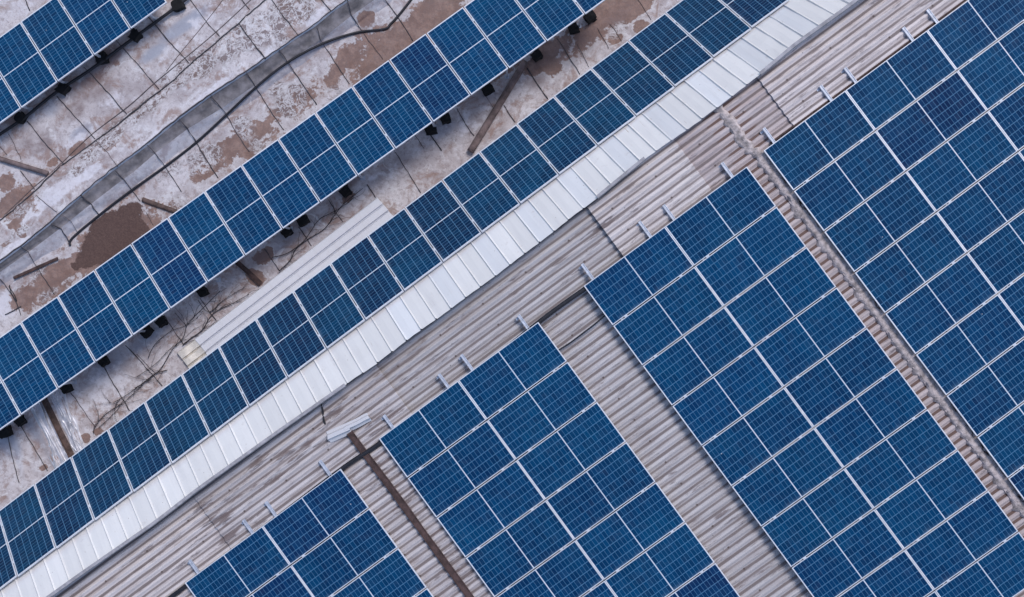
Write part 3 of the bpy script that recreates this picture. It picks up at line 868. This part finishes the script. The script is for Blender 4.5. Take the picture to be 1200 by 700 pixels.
def curb_h(px, py):
    """height of the curb over the membrane under a picture position"""
    s = px * CA - py * SA
    t = np.linspace(-330, 420, NS)
    def dist(R): return (px - np.interp(s, t, R[:, 0])) * SA + (py - np.interp(s, t, R[:, 1])) * CA
    d1, d2, d3, d4 = dist(R1), dist(R2), dist(R3), dist(R4)
    if d1 < -0.5 or d4 > 0: return 0.0
    d1 = max(d1, 0.0)
    if d2 < 0: q = d1 / (d1 - d2); return H1 + (H2 - H1) * q + 0.05 * math.sin(math.pi * q)
    if d3 < 0: q = d2 / (d2 - d3); return H2 + (H3 - H2) * q
    q = d3 / (d3 - d4); return H3 * (1 - q)
def mem_pt(px, py, lift=0.0):
    return at(px, py, ZM - curb_h(px, py) - lift)

# seams of the membrane, each a strip of its own
SEAMS = [
 [(28.4, -4), (35, 12.5)], [(173.8, 20), (181.7, 29), (199, 50), (221, 73.5)], [(135.3, 46.8), (160, 74), (187, 105.3)], [(98.6, 78.5), (120, 101), (148.7, 134.3)],
 [(66.8, 113.4), (90, 139), (112, 163.5)], [(31.7, 141.8), (52, 167), (74.4, 192)], [(220, -4), (239, 22), (257, 42.6)], [(280, -4), (292, 11.7)],
 [(24.2, 200), (41, 222.5)], [(280.3, 28.4), (296, 50), (311, 69.3)], [(316, -4), (334, 22), (350, 41.8)], [(375, -3), (387.7, 13.4)],
 [(25, 290), (33.4, 296), (41.8, 311), (53, 328), (64, 345)], [(60, 262.6), (71.8, 268.5), (82.7, 287)], [(94.4, 229), (107, 240), (117, 253.5)], [(135.3, 200.8), (145.4, 210.9), (164.6, 236)],
 [(172.7, 170), (183.5, 181.8), (192, 193.5), (213, 225)], [(210.3, 140), (220.3, 151.8), (228.7, 165), (254.6, 207.7)], [(247, 111.7), (263.7, 131.7), (278, 156.8), (292, 178.5)],
 [(288.7, 85.2), (298.7, 101), (315, 127), (332.5, 152.5)], [(327.5, 58.7), (336.8, 73.5), (348.5, 90), (371, 122.5)], [(371, 32.6), (376, 46.8), (392, 72), (409, 99)],
 [(407, 0), (412, 17.5), (421, 31.7)], [(450, -2), (464.6, 17.5), (483.8, 47.6)],
 [(82.7, 460), (97, 480), (111, 501)], [(121, 428), (132.8, 450), (152, 481)], [(23.4, 497.6), (40, 525), (56, 552)], [(8.4, 505), (14, 535), (22.5, 566)],
 [(147.5, 405), (165, 424), (190, 452.5)], [(193.4, 371), (204, 388), (215, 403.5)], [(235, 350), (244, 364), (252.8, 375)], [(310, 292), (319, 305), (327.6, 317)], [(350, 266), (358, 278), (365, 288.5)],
 [(385, 234), (394, 249), (402, 261)], [(430, 216), (440, 231.4)], [(463, 178), (478, 202), (493, 226)], [(500, 152), (504, 157.7), (517.6, 176.5)], [(535, 127.7), (545, 145), (556, 159.4)],
 [(590, 123.5), (597, 134), (603.6, 143.5)], [(618, 80), (628, 96), (642, 116)], [(652.6, 45), (665, 64), (680, 87)], [(0, 327), (5, 333), (19, 354), (24.5, 369)], [(6, 369), (15, 365), (24.5, 359.5)], [(300, 55), (306, 62), (311, 69)],
]
THIN = [
 [(10, 157), (18, 172), (25, 187)], [(0, 172), (8.4, 182)], [(41.8, 228.4), (54, 239), (66.8, 248.5)], [(71.8, 251.8), (83.5, 259.3), (91, 273.5)], [(233.75, 175), (244, 191), (256, 209)],
 [(171, 249), (176, 257), (180, 264)], [(421, 31.7), (433.7, 50), (448.7, 70)], [(205, 366.7), (218.5, 381.8)], [(160, 415), (182.5, 437.5)], [(676.8, 51.8), (684, 66), (690, 78.5)], [(700, 33), (707, 45), (713.6, 56.8)],
 [(715, 28), (722, 38), (728.6, 48.5)], [(747, -2), (755, 11), (763, 23)], [(470, 133), (486, 158), (497, 174)], [(112, 165), (126, 179), (138, 196)], [(565, 106), (578, 126)],
]
def seam(pts, w, h, mat, name='seam'):
    P = []
    for a, b in zip(pts[:-1], pts[1:]):
        n = max(2, int(math.hypot(b[0] - a[0], b[1] - a[1]) / 3))
        P += [(a[0] + (b[0] - a[0]) * t / n, a[1] + (b[1] - a[1]) * t / n) for t in range(n)]
    P.append(pts[-1])
    sd = random.random() * 100
    bm = bmesh.new()
    lf = 0.03 if name == 'curb_joint' else 0.012
    Q = [mem_pt(p[0] + 0.9 * noise.noise((p[0] * .12, p[1] * .12, sd)), p[1] + 0.9 * noise.noise((p[0] * .12, p[1] * .12, sd + 9)), lf) for p in P]
    add_tube(bm, Q, w / 2, 6, rfun=lambda t: 0.8 + 0.45 * noise.noise((t * 9, sd, 0)))
    o = bm_obj(name, bm, mat, memb, True)
    return o
for s_ in SEAMS: seam(s_, random.uniform(0.020, 0.032), 0.02, M['seam'])
for s_ in THIN: seam(s_, 0.015, 0.015, M['seam_b'])
# dark joints along the curb
seam([tuple(p) for p in R1[::4]], 0.036, 0.02, M['seam'], 'curb_joint')
seam([tuple(p) for p in (R2 - np.array([0.6, 0.8]))[::4]], 0.034, 0.02, M['seam'], 'curb_joint')
wall_strip([wp(-18.9, -16.8), wp(-18.9, -1.8)], CAMZ - ZM - 0.15, 0, 0.25, 'wall', flat, M['wall'])
wall_strip([wp(-18.8, -16.9), wp(12.9, -16.9)], CAMZ - ZM - 0.15, 0, 0.25, 'wall', flat, M['wall'])
wall_strip([wp(12.9, -16.7), wp(12.9, -1.8)], CAMZ - ZM - 0.15, 0, 0.25, 'wall', flat, M['wall'])

# ------------------------------------------------------------------ racks of the tilted rows
def rack(nm, label, legs):
    q = ROWS[nm]['q']; a, b = ROWS[nm]['rng']
    root = empty('panel_rack', row_point(q, (a + b) / 2, 0.5, 0.1))
    inv = Matrix.Translation(-root.location)
    def fin(name, bm, mat):
        bmesh.ops.transform(bm, matrix=inv, verts=bm.verts[:]); return bm_obj(name, bm, mat, root)
    for j in (0.22, 0.80):
        bm = bmesh.new()
        P = [row_point(q, i, j, 0.068) for i in range(a, b + 1)]
        for p, r in zip(P[:-1], P[1:]): add_bar(bm, p, r, 0.05, 0.05)
        fin('rail', bm, M['galv'])
    for i in legs:
        for j in (0.22, 0.94):
            top = row_point(q, i, j, 0.10)
            u, v = uv_of(top.x, -top.y)
            if nm == 'lower':
                # the sloped cladding is below
                vv, zz_ = [], []
                for s in np.linspace(0, 2, 41):
                    p_ = flank_pt(u, float(s)); vv.append(p_[0]); zz_.append(p_[1])
                vv, zz_ = np.array(vv), np.array(zz_)
                z = ZM if v < vv.min() else float(np.interp(v, vv[::-1], zz_[::-1]))
            else: z = ZM
            bot = Vector((top.x, top.y, CAMZ - z - 0.01))
            if (top - bot).length < 0.05: continue
            bm = bmesh.new(); add_bar(bm, top, bot, 0.045, 0.045)
            add_box(bm, bot.x, bot.y, bot.z + 0.012, 0.11, 0.11, 0.012)
            fin('leg', bm, M['galv'])
    return tag(root, label, 'panel rack', 'racks that tilt the panel rows')
rack('upper', 'galvanised rack carrying the short tilted panel row in the top left corner', [-0.5, 1, 2, 3])
rack('middle', 'galvanised rack under the long middle tilted panel row beside the black blocks', list(range(0, 16, 2)))
rack('lower', 'galvanised rack holding the steeper tilted panel row above the white cladding', list(range(-1, 20, 2)))

# ------------------------------------------------------------------ black ballast blocks
def ballast_mesh(seed):
    bm = bmesh.new()
    add_box(bm, 0, 0, 0.10, 0.225, 0.20, 0.20)
    bmesh.ops.subdivide_edges(bm, edges=bm.edges[:], cuts=4, use_grid_fill=True)
    for v in bm.verts:
        k = noise.noise_vector(Vector(v.co) * 9 + Vector((seed * 7.3, 0, 0)))
        v.co += Vector((k.x, k.y, k.z * .5)) * 0.045
        if v.co.z < 0.03: v.co.z = 0; v.co.x *= 1.15; v.co.y *= 1.15
    me = bpy.data.meshes.new('ballast_block'); bm.to_mesh(me); bm.free(); me.materials.append(M['black'])
    return me
BM = [ballast_mesh(i) for i in range(4)]
B_UP = [(22, 137.5), (72, 103), (117, 67.5), (157, 41), (207, 5)]
B_MID = [(692, 19), (672.6, 32.6), (629, 64), (571, 104), (521.8, 138.5), (504, 151), (404, 224), (354, 258.4), (335, 271), (236, 342.5), (187.6, 377.6), (170, 389), (120, 424), (76, 456), (22, 494), (4, 507)]
def ballast(px, py, label, i):
    o = bpy.data.objects.new('ballast_block', BM[i % 4]); COL.objects.link(o)
    p = at(px, py, ZM - 0.2); o.location = (p.x, p.y, CAMZ - ZM - 0.004)
    o.rotation_euler = (0, 0, A0 + random.uniform(-.35, .35)); s = random.uniform(0.9, 1.12); o.scale = (s, s, random.uniform(.85, 1.0))
    return tag(o, label, 'ballast block', 'black blocks weighing down the racks')
for i, (x_, y_) in enumerate(B_UP):
    ballast(x_, y_, f'ragged black block under the top left panel row, {ORD[i]} from its lower end', i)
for i, (x_, y_) in enumerate(B_MID):
    ballast(x_, y_, f'black block at the lower edge of the middle tilted row, {ORD[i]} from its upper end', i + 1)

# ------------------------------------------------------------------ loose things on the flat roof
def tube_thing(name, pts, r, mat, label, cat, group=None, sub=6, n=8, lift=None, rfun=None):
    Q = [mem_pt(x, y, (lift if lift is not None else r * 0.9)) for (x, y) in pts]
    Q = smooth_line(Q, sub)
    o0 = Q[0].copy()
    bm = bmesh.new(); add_tube(bm, [p - o0 for p in Q], r, n, rfun=rfun)
    o = bm_obj(name, bm, mat, None, True); o.location = o0
    return tag(o, label, cat, group)
G = 'black cables on the roofs'
tube_thing('power_cable', [(82, 288), (85, 279), (117, 251.8), (151.8, 225), (193.6, 195.2), (230.3, 166.8), (264, 136), (300, 102.5), (336.8, 73.5), (377, 51.8), (417, 38.6), (450.4, 34.2), (458, 28), (467, 18.4), (484, -3)], 0.030, M['cable'],  # lower-left end drawn on as cable to stand for the curb's shadow line
           'thick black cable running along the foot of the raised curb', 'cable', G)
tube_thing('power_cable', [(-4, 160), (30, 137), (63.5, 110), (103.6, 83.5), (140, 57), (170, 35), (199.7, 13.4), (222, -4)], 0.040, M['cable'],
           'straight black cable beside the lower edge of the top left panel row', 'cable', G, lift=0.12)
tube_thing('power_cable', [(263.6, -3), (238, 30), (211.8, 61.8), (195, 83.5)], 0.008, M['seam_b'], 'thin dark wire slanting across the pale membrane above the curb', 'wire', None)
tube_thing('power_cable', [(297, -3), (255, 36), (218.5, 66.8), (181.7, 97), (152, 123.4), (108.6, 156.8), (73.5, 190), (57, 205), (37, 222), (5, 252.6)], 0.011, M['seam_b'], 'long thin brown wire lying along the upper side of the curb', 'wire', None)
tube_thing('power_cable', [(11, 334), (13, 343), (19.5, 353), (17, 346), (10.5, 336)], 0.010, M['cable'], 'small loop of dark wire left of the brown mud patch', 'wire', None)
# dark strip lying at the end of the curb
def bar_thing(name, a, b, w, h, mat, label, cat, group=None, round_=False, lift=0.0, sag=0.0):
    A, B = mem_pt(*a, h / 2 + lift), mem_pt(*b, h / 2 + lift)
    d = B - A
    root_loc = A.copy()
    bm = bmesh.new()
    n = 14
    if round_:
        add_tube(bm, [d * (i / n) for i in range(n + 1)], w / 2, 12)
    else:
        # an L-shaped angle section
        s = d.cross(Vector((0, 0, 1))).normalized() * (w / 2)
        add_bar(bm, Vector((0, 0, 0)), d, w, h * 0.35)
        add_bar(bm, s * 0.88 + Vector((0, 0, h * 0.35)), d + s * 0.88 + Vector((0, 0, h * 0.35)), w * 0.10, h * 0.72)
        bmesh.ops.subdivide_edges(bm, edges=[e for e in bm.edges if e.calc_length() > 0.5], cuts=12)
        for v in bm.verts:
            k = noise.noise_vector(v.co * 3.0 + A)
            v.co += Vector((k.x, k.y, k.z * .3)) * 0.010
    o = bm_obj(name, bm, mat, None, round_); o.location = root_loc
    return tag(o, label, cat, group)
bar_thing('steel_angle', (16, 326), (68, 303), 0.075, 0.06, M['rust_d'], 'short dark steel strip lying at the lower left end of the curb', 'steel strip')
RG = 'rusty pipes and bars lying on the flat roof'
bar_thing('rusty_pipe', (616, 72), (551, 178), 0.17, 0.15, M['rust_p'], 'rusty brown pipe slanting between the middle and lower panel rows', 'pipe', RG, True)
bar_thing('rusty_bar', (50, 464), (85, 536), 0.13, 0.10, M['rust'], 'flat rusty bar between wrinkled silver sheeting near the lower left', 'steel bar', RG)
bar_thing('rusty_pipe', (-4, 185), (56, 203.5), 0.12, 0.12, M['rust_p'], 'rusty pipe pointing in from the left picture edge to the curb', 'pipe', RG, True)
bar_thing('rusty_pipe', (167, 234), (208, 249), 0.12, 0.10, M['rust'], 'brown pipe end beside the dark mud puddle', 'pipe', RG, True, lift=-0.03)
bar_thing('rusty_bar', (276, 306), (306, 333), 0.12, 0.06, M['rust_d'], 'dark rusty bar below the middle row next to the white loose sheet', 'steel bar', RG)

# crumpled silver sheeting round the flat rusty bar
def sheeting(poly, label, seed, amp):
    (ax, ay), (bx, by), (cx, cy), (dx, dy) = poly
    nu, nv = 46, 60; verts, faces = [], []
    o0 = at(ax, ay, ZM)
    for i in range(nu + 1):
        for j in range(nv + 1):
            s, t = i / nu, j / nv
            e = 3.0 * noise.noise((t * 4, seed, 0 if s < .5 else 5)) * (abs(s - .5) * 2) ** 2
            x_ = (ax * (1 - s) + bx * s) * (1 - t) + (dx * (1 - s) + cx * s) * t + e
            y_ = (ay * (1 - s) + by * s) * (1 - t) + (dy * (1 - s) + cy * s) * t
            r_ = 1 - abs(2 * noise.noise((s * 2.2 + t * .5, t * 1.3, seed))) ; r2 = 1 - abs(2 * noise.noise((s * 6 - t, t * 3.5, seed + 4)))
            h = amp * (0.7 * max(r_, 0) ** 3 + 0.35 * max(r2, 0) ** 3) * min(1, 6 * min(s, 1 - s, t + .2, 1.2 - t)) + 0.022
            verts.append(at(x_, y_, ZM - h) - o0)
    w = nv + 1
    for i in range(nu):
        for j in range(nv):
            a = i * w + j; faces.append((a, a + 1, a + w + 1, a + w))
    o = link_mesh('silver_sheeting', mesh_from('silver_sheeting', verts, faces), M['silver'], None, True); o.location = o0
    md = o.modifiers.new('thick', 'SOLIDIFY'); md.thickness = 0.004
    return tag(o, label, 'sheeting', 'crumpled silver sheeting beside the rusty bar')
sheeting([(30, 470), (50, 458), (86, 536), (66, 556)], 'wrinkled silver sheeting on the lower left side of the flat rusty bar', 1.3, 0.10)
sheeting([(56, 462), (72, 452), (100, 524), (88, 533)], 'wrinkled silver sheeting on the upper right side of the flat rusty bar', 7.7, 0.08)

# dry branches
def branch(pts, r, label, twigs=6, seed=0):
    rs = random.Random(seed)
    Q = smooth_line([mem_pt(x, y, 0.05 + 0.03 * rs.random()) for x, y in pts], 5)
    o0 = Q[0].copy(); bm = bmesh.new()
    r *= 0.68; twigs += 5
    add_tube(bm, [p - o0 for p in Q], r, 6, rfun=lambda t: 1.1 - 0.55 * t)
    for k in range(twigs):
        i = rs.randrange(1, len(Q) - 1); p = Q[i]
        d = (Q[min(i + 1, len(Q) - 1)] - Q[i - 1]).normalized()
        ang = rs.choice((-1, 1)) * rs.uniform(0.15, 0.7); d = Matrix.Rotation(ang, 3, 'Z') @ d
        L = rs.uniform(0.15, 0.6); pp = [p.copy()]
        for j in range(5):
            d = Matrix.Rotation(rs.uniform(-.35, .35), 3, 'Z') @ d
            nx = pp[-1] + d * L / 5; nx.z = max(CAMZ - ZM + 0.01, p.z + rs.uniform(-0.03, 0.03)); pp.append(nx)
        add_tube(bm, [x - o0 for x in pp], r * 0.5, 5, rfun=lambda t: 1 - 0.5 * t)
    o = bm_obj('dry_branch', bm, M['twig'], None, True); o.location = o0
    return tag(o, label, 'branch', 'dry branches between the middle and lower panel rows')
branch([(109.5, 508), (111, 501), (120, 489), (133, 479), (145, 472), (167, 451)], 0.015, 'dry branch curling down to the brown stain at its lower left tip', 6, 1)
branch([(158, 455), (166.7, 450), (181.7, 438.6), (190, 430), (201.8, 410), (215, 395), (220, 380), (242, 357), (258, 341)], 0.016, 'long dry branch running beside the cream end of the loose white sheet', 9, 2)
branch([(196, 434), (182, 438), (170, 447), (150, 462), (133, 472)], 0.017, 'thick forked dry stick pointing towards the lower panel row', 5, 3)
branch([(214, 405), (222, 398), (237, 386.8), (245, 373.4), (253.6, 365), (272, 356), (292, 345)], 0.019, 'dark thick dry branch along the upper edge of the loose white sheet', 9, 4)
branch([(318.4, 301.9), (336.8, 296.9), (355, 283.5), (365, 270), (375, 256.8), (397, 245), (415, 232)], 0.014, 'thin dry branch nearest the middle row above the loose white sheet', 6, 5)
branch([(327, 318), (340, 305), (346.8, 291.8), (361.8, 280), (380, 268.5), (395, 248.4), (404, 238), (425, 221)], 0.016, 'longest dry branch crossing seams above the upper half of white sheet', 9, 6)
branch([(173.4, 420), (181.7, 403.5), (200, 388.5), (217, 382), (232, 372)], 0.010, 'thin arched twig between two black blocks and the white sheet', 4, 7)
branch([(160, 442), (181.7, 427), (198.5, 410), (213.5, 398.5), (228, 385)], 0.010, 'fine twig lying alongside the long branch near the cream sheet end', 5, 8)
branch([(116, 501), (128, 490), (140, 476.7), (133, 473), (128, 471.7)], 0.010, 'small hooked twig above the lower panel row at left', 4, 9)
branch([(232, 352), (245, 366), (262, 352), (288, 336)], 0.011, 'tangled fine twig under the edge of the middle panel row', 7, 10)

# loose white sheet with ribs along its length
sheet = empty('loose_roof_sheet', mem_pt(335, 325, 0.05))
def sheet_piece(name, ends, mat, tint, lift, cut=0.0):
    (a0, a1), (b0, b1) = ends           # a = left end (upper edge, lower edge), b = right end
    prof = []
    base = [0, .03, .06, .30, .33, .36, .39, .62, .65, .68, .71, .95, .98, 1.0]
    hts = [0, .075, .08, .075, .0, -.004, .075, .075, .0, -.004, .075, .075, .0, -.03]
    n = 24; verts, faces = [], []
    for th in (0, 0.004):
        for i in range(n + 1):
            t = i / n
            for s, h in zip(base, hts):
                x0 = a0[0] + (a1[0] - a0[0]) * s; y0 = a0[1] + (a1[1] - a0[1]) * s
                x1 = b0[0] + (b1[0] - b0[0]) * s; y1 = b0[1] + (b1[1] - b0[1]) * s
                jx = (1.2 * noise.noise((s * 9, 3, 1)) if i in (0, n) else 0)
                x_, y_ = x0 + (x1 - x0) * t + jx, y0 + (y1 - y0) * t
                z = lift + h + 0.02 * math.sin(t * math.pi * 2.3) - th
                verts.append(at(x_, y_, ZM - z - 0.03) - sheet.location)
    m = len(base); N = (n + 1) * m
    for i in range(n):
        for j in range(m - 1):
            a = i * m + j
            faces.append((a, a + 1, a + m + 1, a + m)); faces.append((N + a, N + a + m, N + a + m + 1, N + a + 1))
    for j in range(m - 1):
        faces.append((j + 1, j, N + j, N + j + 1)); a = n * m + j; faces.append((a, a + 1, N + a + 1, N + a))
    for i in range(n):
        a = i * m; faces.append((a, a + m, N + a + m, N + a)); a = i * m + m - 1; faces.append((a + m, a, N + a, N + a + m))
    me = mesh_from(name, verts, faces)
    set_uv(me, uv_plane)
    o = link_mesh(name, me, mat, sheet); o.color = (*tint, 1)
    return o
sheet_piece('sheet', (((228, 397.5), (247, 421)), ((442, 231.5), (462, 255))), M['white'], (0.72, 0.73, 0.79), 0.03)
sheet_piece('end_piece', (((207.5, 413.5), (226, 438)), ((229.5, 396.8), (248, 421.5))), M['cream'], (1, 1, 1), 0.0)
tag(sheet, 'long white ribbed metal sheet with cream end lying above the lower panel row', 'metal sheet')

# ------------------------------------------------------------------ loose things on the corrugated roof
def roof_pt(px, py, lift):
    Z = 27.6
    for _ in range(4):
        u, v = U(px, py, Z); Z = float(zroof(u, v)) - AMP - lift
    return at(px, py, Z)
def roof_tube(name, pts, r, mat, label, cat, lift=0.0, group=None, n=10):
    Q = smooth_line([roof_pt(x, y, r + lift) for x, y in pts], 8); o0 = Q[0].copy()
    bm = bmesh.new(); add_tube(bm, [p - o0 for p in Q], r, n)
    o = bm_obj(name, bm, mat, None, True); o.location = o0
    return tag(o, label, cat, group)
roof_tube('cable_conduit', [(150, 738), (211, 692), (310, 618), (402, 548.5), (447, 518.5), (540, 451), (633, 376.5), (684, 339.5), (730, 307), (760, 284)], 0.050, M['cable'],
          'straight black conduit passing under the top edges of the first three corrugated-roof arrays', 'conduit', 0.0, G)
roof_tube('cable_conduit', [(903, 168), (991, 103.5), (1087, 33), (1136, -4)], 0.024, M['rust_d'], 'dark conduit along the top edge of the rightmost corrugated-roof array', 'conduit', 0.0, G)
roof_tube('power_cable', [(648, 415), (655.5, 410), (668, 402), (684, 390), (697, 380), (707, 371.5), (716, 364)], 0.018, M['cable'],
          'thin black cable bridging the bare strip between second and third corrugated-roof arrays', 'cable', 0.0, G)
roof_tube('power_cable', [(376.5, 474), (378.5, 483), (379, 490), (381.5, 498)], 0.020, M['cable'], 'short black wire hanging by the bent metal flashing piece', 'cable', 0.0, G)
# brown bar across the ribs
pts = [(409.5, 507), (430, 535), (455, 568), (500, 630), (553, 703)]
A_, B_ = roof_pt(*pts[0], 0.02), roof_pt(*pts[-1], 0.02)
bm = bmesh.new()
n = 40; rows = []
for i in range(n + 1):
    t = i / n; k = t * 4; j = min(int(k), 3); f = k - j
    x_ = pts[j][0] + (pts[j + 1][0] - pts[j][0]) * f; y_ = pts[j][1] + (pts[j + 1][1] - pts[j][1]) * f
    c = roof_pt(x_, y_, 0.072)
    d = (B_ - A_).normalized(); s = d.cross(Vector((0, 0, 1))).normalized()
    w = 0.075 + 0.008 * noise.noise((t * 9, 0, 1))
    rows.append([bm.verts.new(c - A_ + s * w * e + Vector((0, 0, z))) for e, z in ((-1, -.03), (-1, .012), (-.82, .016), (-.80, .0), (.80, .0), (.82, .016), (1, .012), (1, -.03))])
for i in range(n):
    for j in range(8):
        bm.faces.new((rows[i][j], rows[i + 1][j], rows[i + 1][(j + 1) % 8], rows[i][(j + 1) % 8]))
bm.faces.new(rows[0][::-1]); bm.faces.new(rows[-1])
bmesh.ops.recalc_face_normals(bm, faces=bm.faces[:])
o = bm_obj('steel_channel', bm, M['rust_d']); o.location = A_
tag(o, 'dark brown rusty channel laid across the ribs between first and second corrugated-roof arrays', 'steel channel')

# bent light metal pieces at the head of the brown bar
def bent_piece(a, b, w, label, ang):
    A, B = roof_pt(*a, 0.03), roof_pt(*b, 0.03); d = B - A; L = d.length; dn = d.normalized()
    s = dn.cross(Vector((0, 0, 1))).normalized()
    prof = [(-w, 0.02), (-w * .55, .03), (-w * .35, .11), (w * .25, .13), (w * .45, .05), (w, .02)]
    bm = bmesh.new(); rows = []
    n = 10
    for th in (0, .004):
        for i in range(n + 1):
            t = i / n
            sk = 0.05 * (noise.noise((t * 3, 2, ang)) if 0 < i < n else 0)
            rows.append([bm.verts.new(dn * L * t + dn * (0.05 * noise.noise((e * 9, ang, 7)) if i in (0, n) else 0) + s * (e + sk * .3) + Vector((0, 0, h - th))) for e, h in prof])
    m = len(prof)
    for i in range(n):
        for j in range(m - 1):
            bm.faces.new((rows[i][j], rows[i + 1][j], rows[i + 1][j + 1], rows[i][j + 1]))
            k = n + 1 + i
            bm.faces.new((rows[k][j + 1], rows[k + 1][j + 1], rows[k + 1][j], rows[k][j]))
    for i in (0, n):
        for j in range(m - 1): bm.faces.new((rows[i][j], rows[i][j + 1], rows[n + 1 + i][j + 1], rows[n + 1 + i][j]))
    for j in (0, m - 1):
        for i in range(n): bm.faces.new((rows[i][j], rows[i + 1][j], rows[n + 2 + i][j], rows[n + 1 + i][j]))
    bmesh.ops.recalc_face_normals(bm, faces=bm.faces[:])
    me = bpy.data.meshes.new('metal_flashing'); bm.to_mesh(me); bm.free()
    set_uv(me, lambda c: c[:, :2].copy())
    o = link_mesh('metal_flashing', me, M['white']); o.location = A; o.color = (0.60, 0.60, 0.64, 1)
    return tag(o, label, 'metal flashing', 'bent metal flashing pieces')
bent_piece((385, 512.5), (411, 501), 0.13, 'crumpled pale flashing piece, left one at the head of the brown channel', 1.0)
bent_piece((404, 503), (433, 488.5), 0.10, 'longer pale flashing piece, right one at the head of the brown channel', 4.0)

# ------------------------------------------------------------------ light
world_ = bpy.data.worlds.new('World'); SC.world = world_; world_.use_nodes = True
nt = world_.node_tree
bg = nt.nodes['Background']
sky = nt.nodes.new('ShaderNodeTexSky'); sky.sky_type = 'NISHITA'; sky.sun_disc = False
EL = math.radians(56)
sd = (W(1, -0.45, 0) - W(0, 0, 0)); az = math.atan2(sd.x, sd.y)     # from north (+y) clockwise
sky.sun_elevation = EL; sky.sun_rotation = az
sky.air_density = 1.0; sky.dust_density = 1.2; sky.ozone_density = 1.0
nt.links.new(sky.outputs[0], bg.inputs[0]); bg.inputs[1].default_value = 0.15
sl = bpy.data.lights.new('sun', 'SUN'); sl.energy = 1.8; sl.angle = math.radians(19); sl.color = (1.0, 0.945, 0.90)
so = bpy.data.objects.new('sun', sl); COL.objects.link(so)
dirv = Vector((math.sin(az) * math.cos(EL), math.cos(az) * math.cos(EL), math.sin(EL)))
so.rotation_euler = (-dirv).to_track_quat('-Z', 'Y').to_euler(); so.location = (0, 0, 50)

# ------------------------------------------------------------------ camera
cd = bpy.data.cameras.new('camera'); cam = bpy.data.objects.new('camera', cd); COL.objects.link(cam)
cam.location = (0, 0, CAMZ); cam.rotation_euler = (0, 0, 0)
cd.sensor_width = 36; cd.lens = 36 * F / 1200; cd.clip_start = 0.1; cd.clip_end = 600
SC.camera = cam
vs_ = SC.view_settings
vs_.view_transform = 'Standard'; vs_.look = 'None'; vs_.exposure = 0.08; vs_.gamma = 1.0; vs_.use_curve_mapping = False
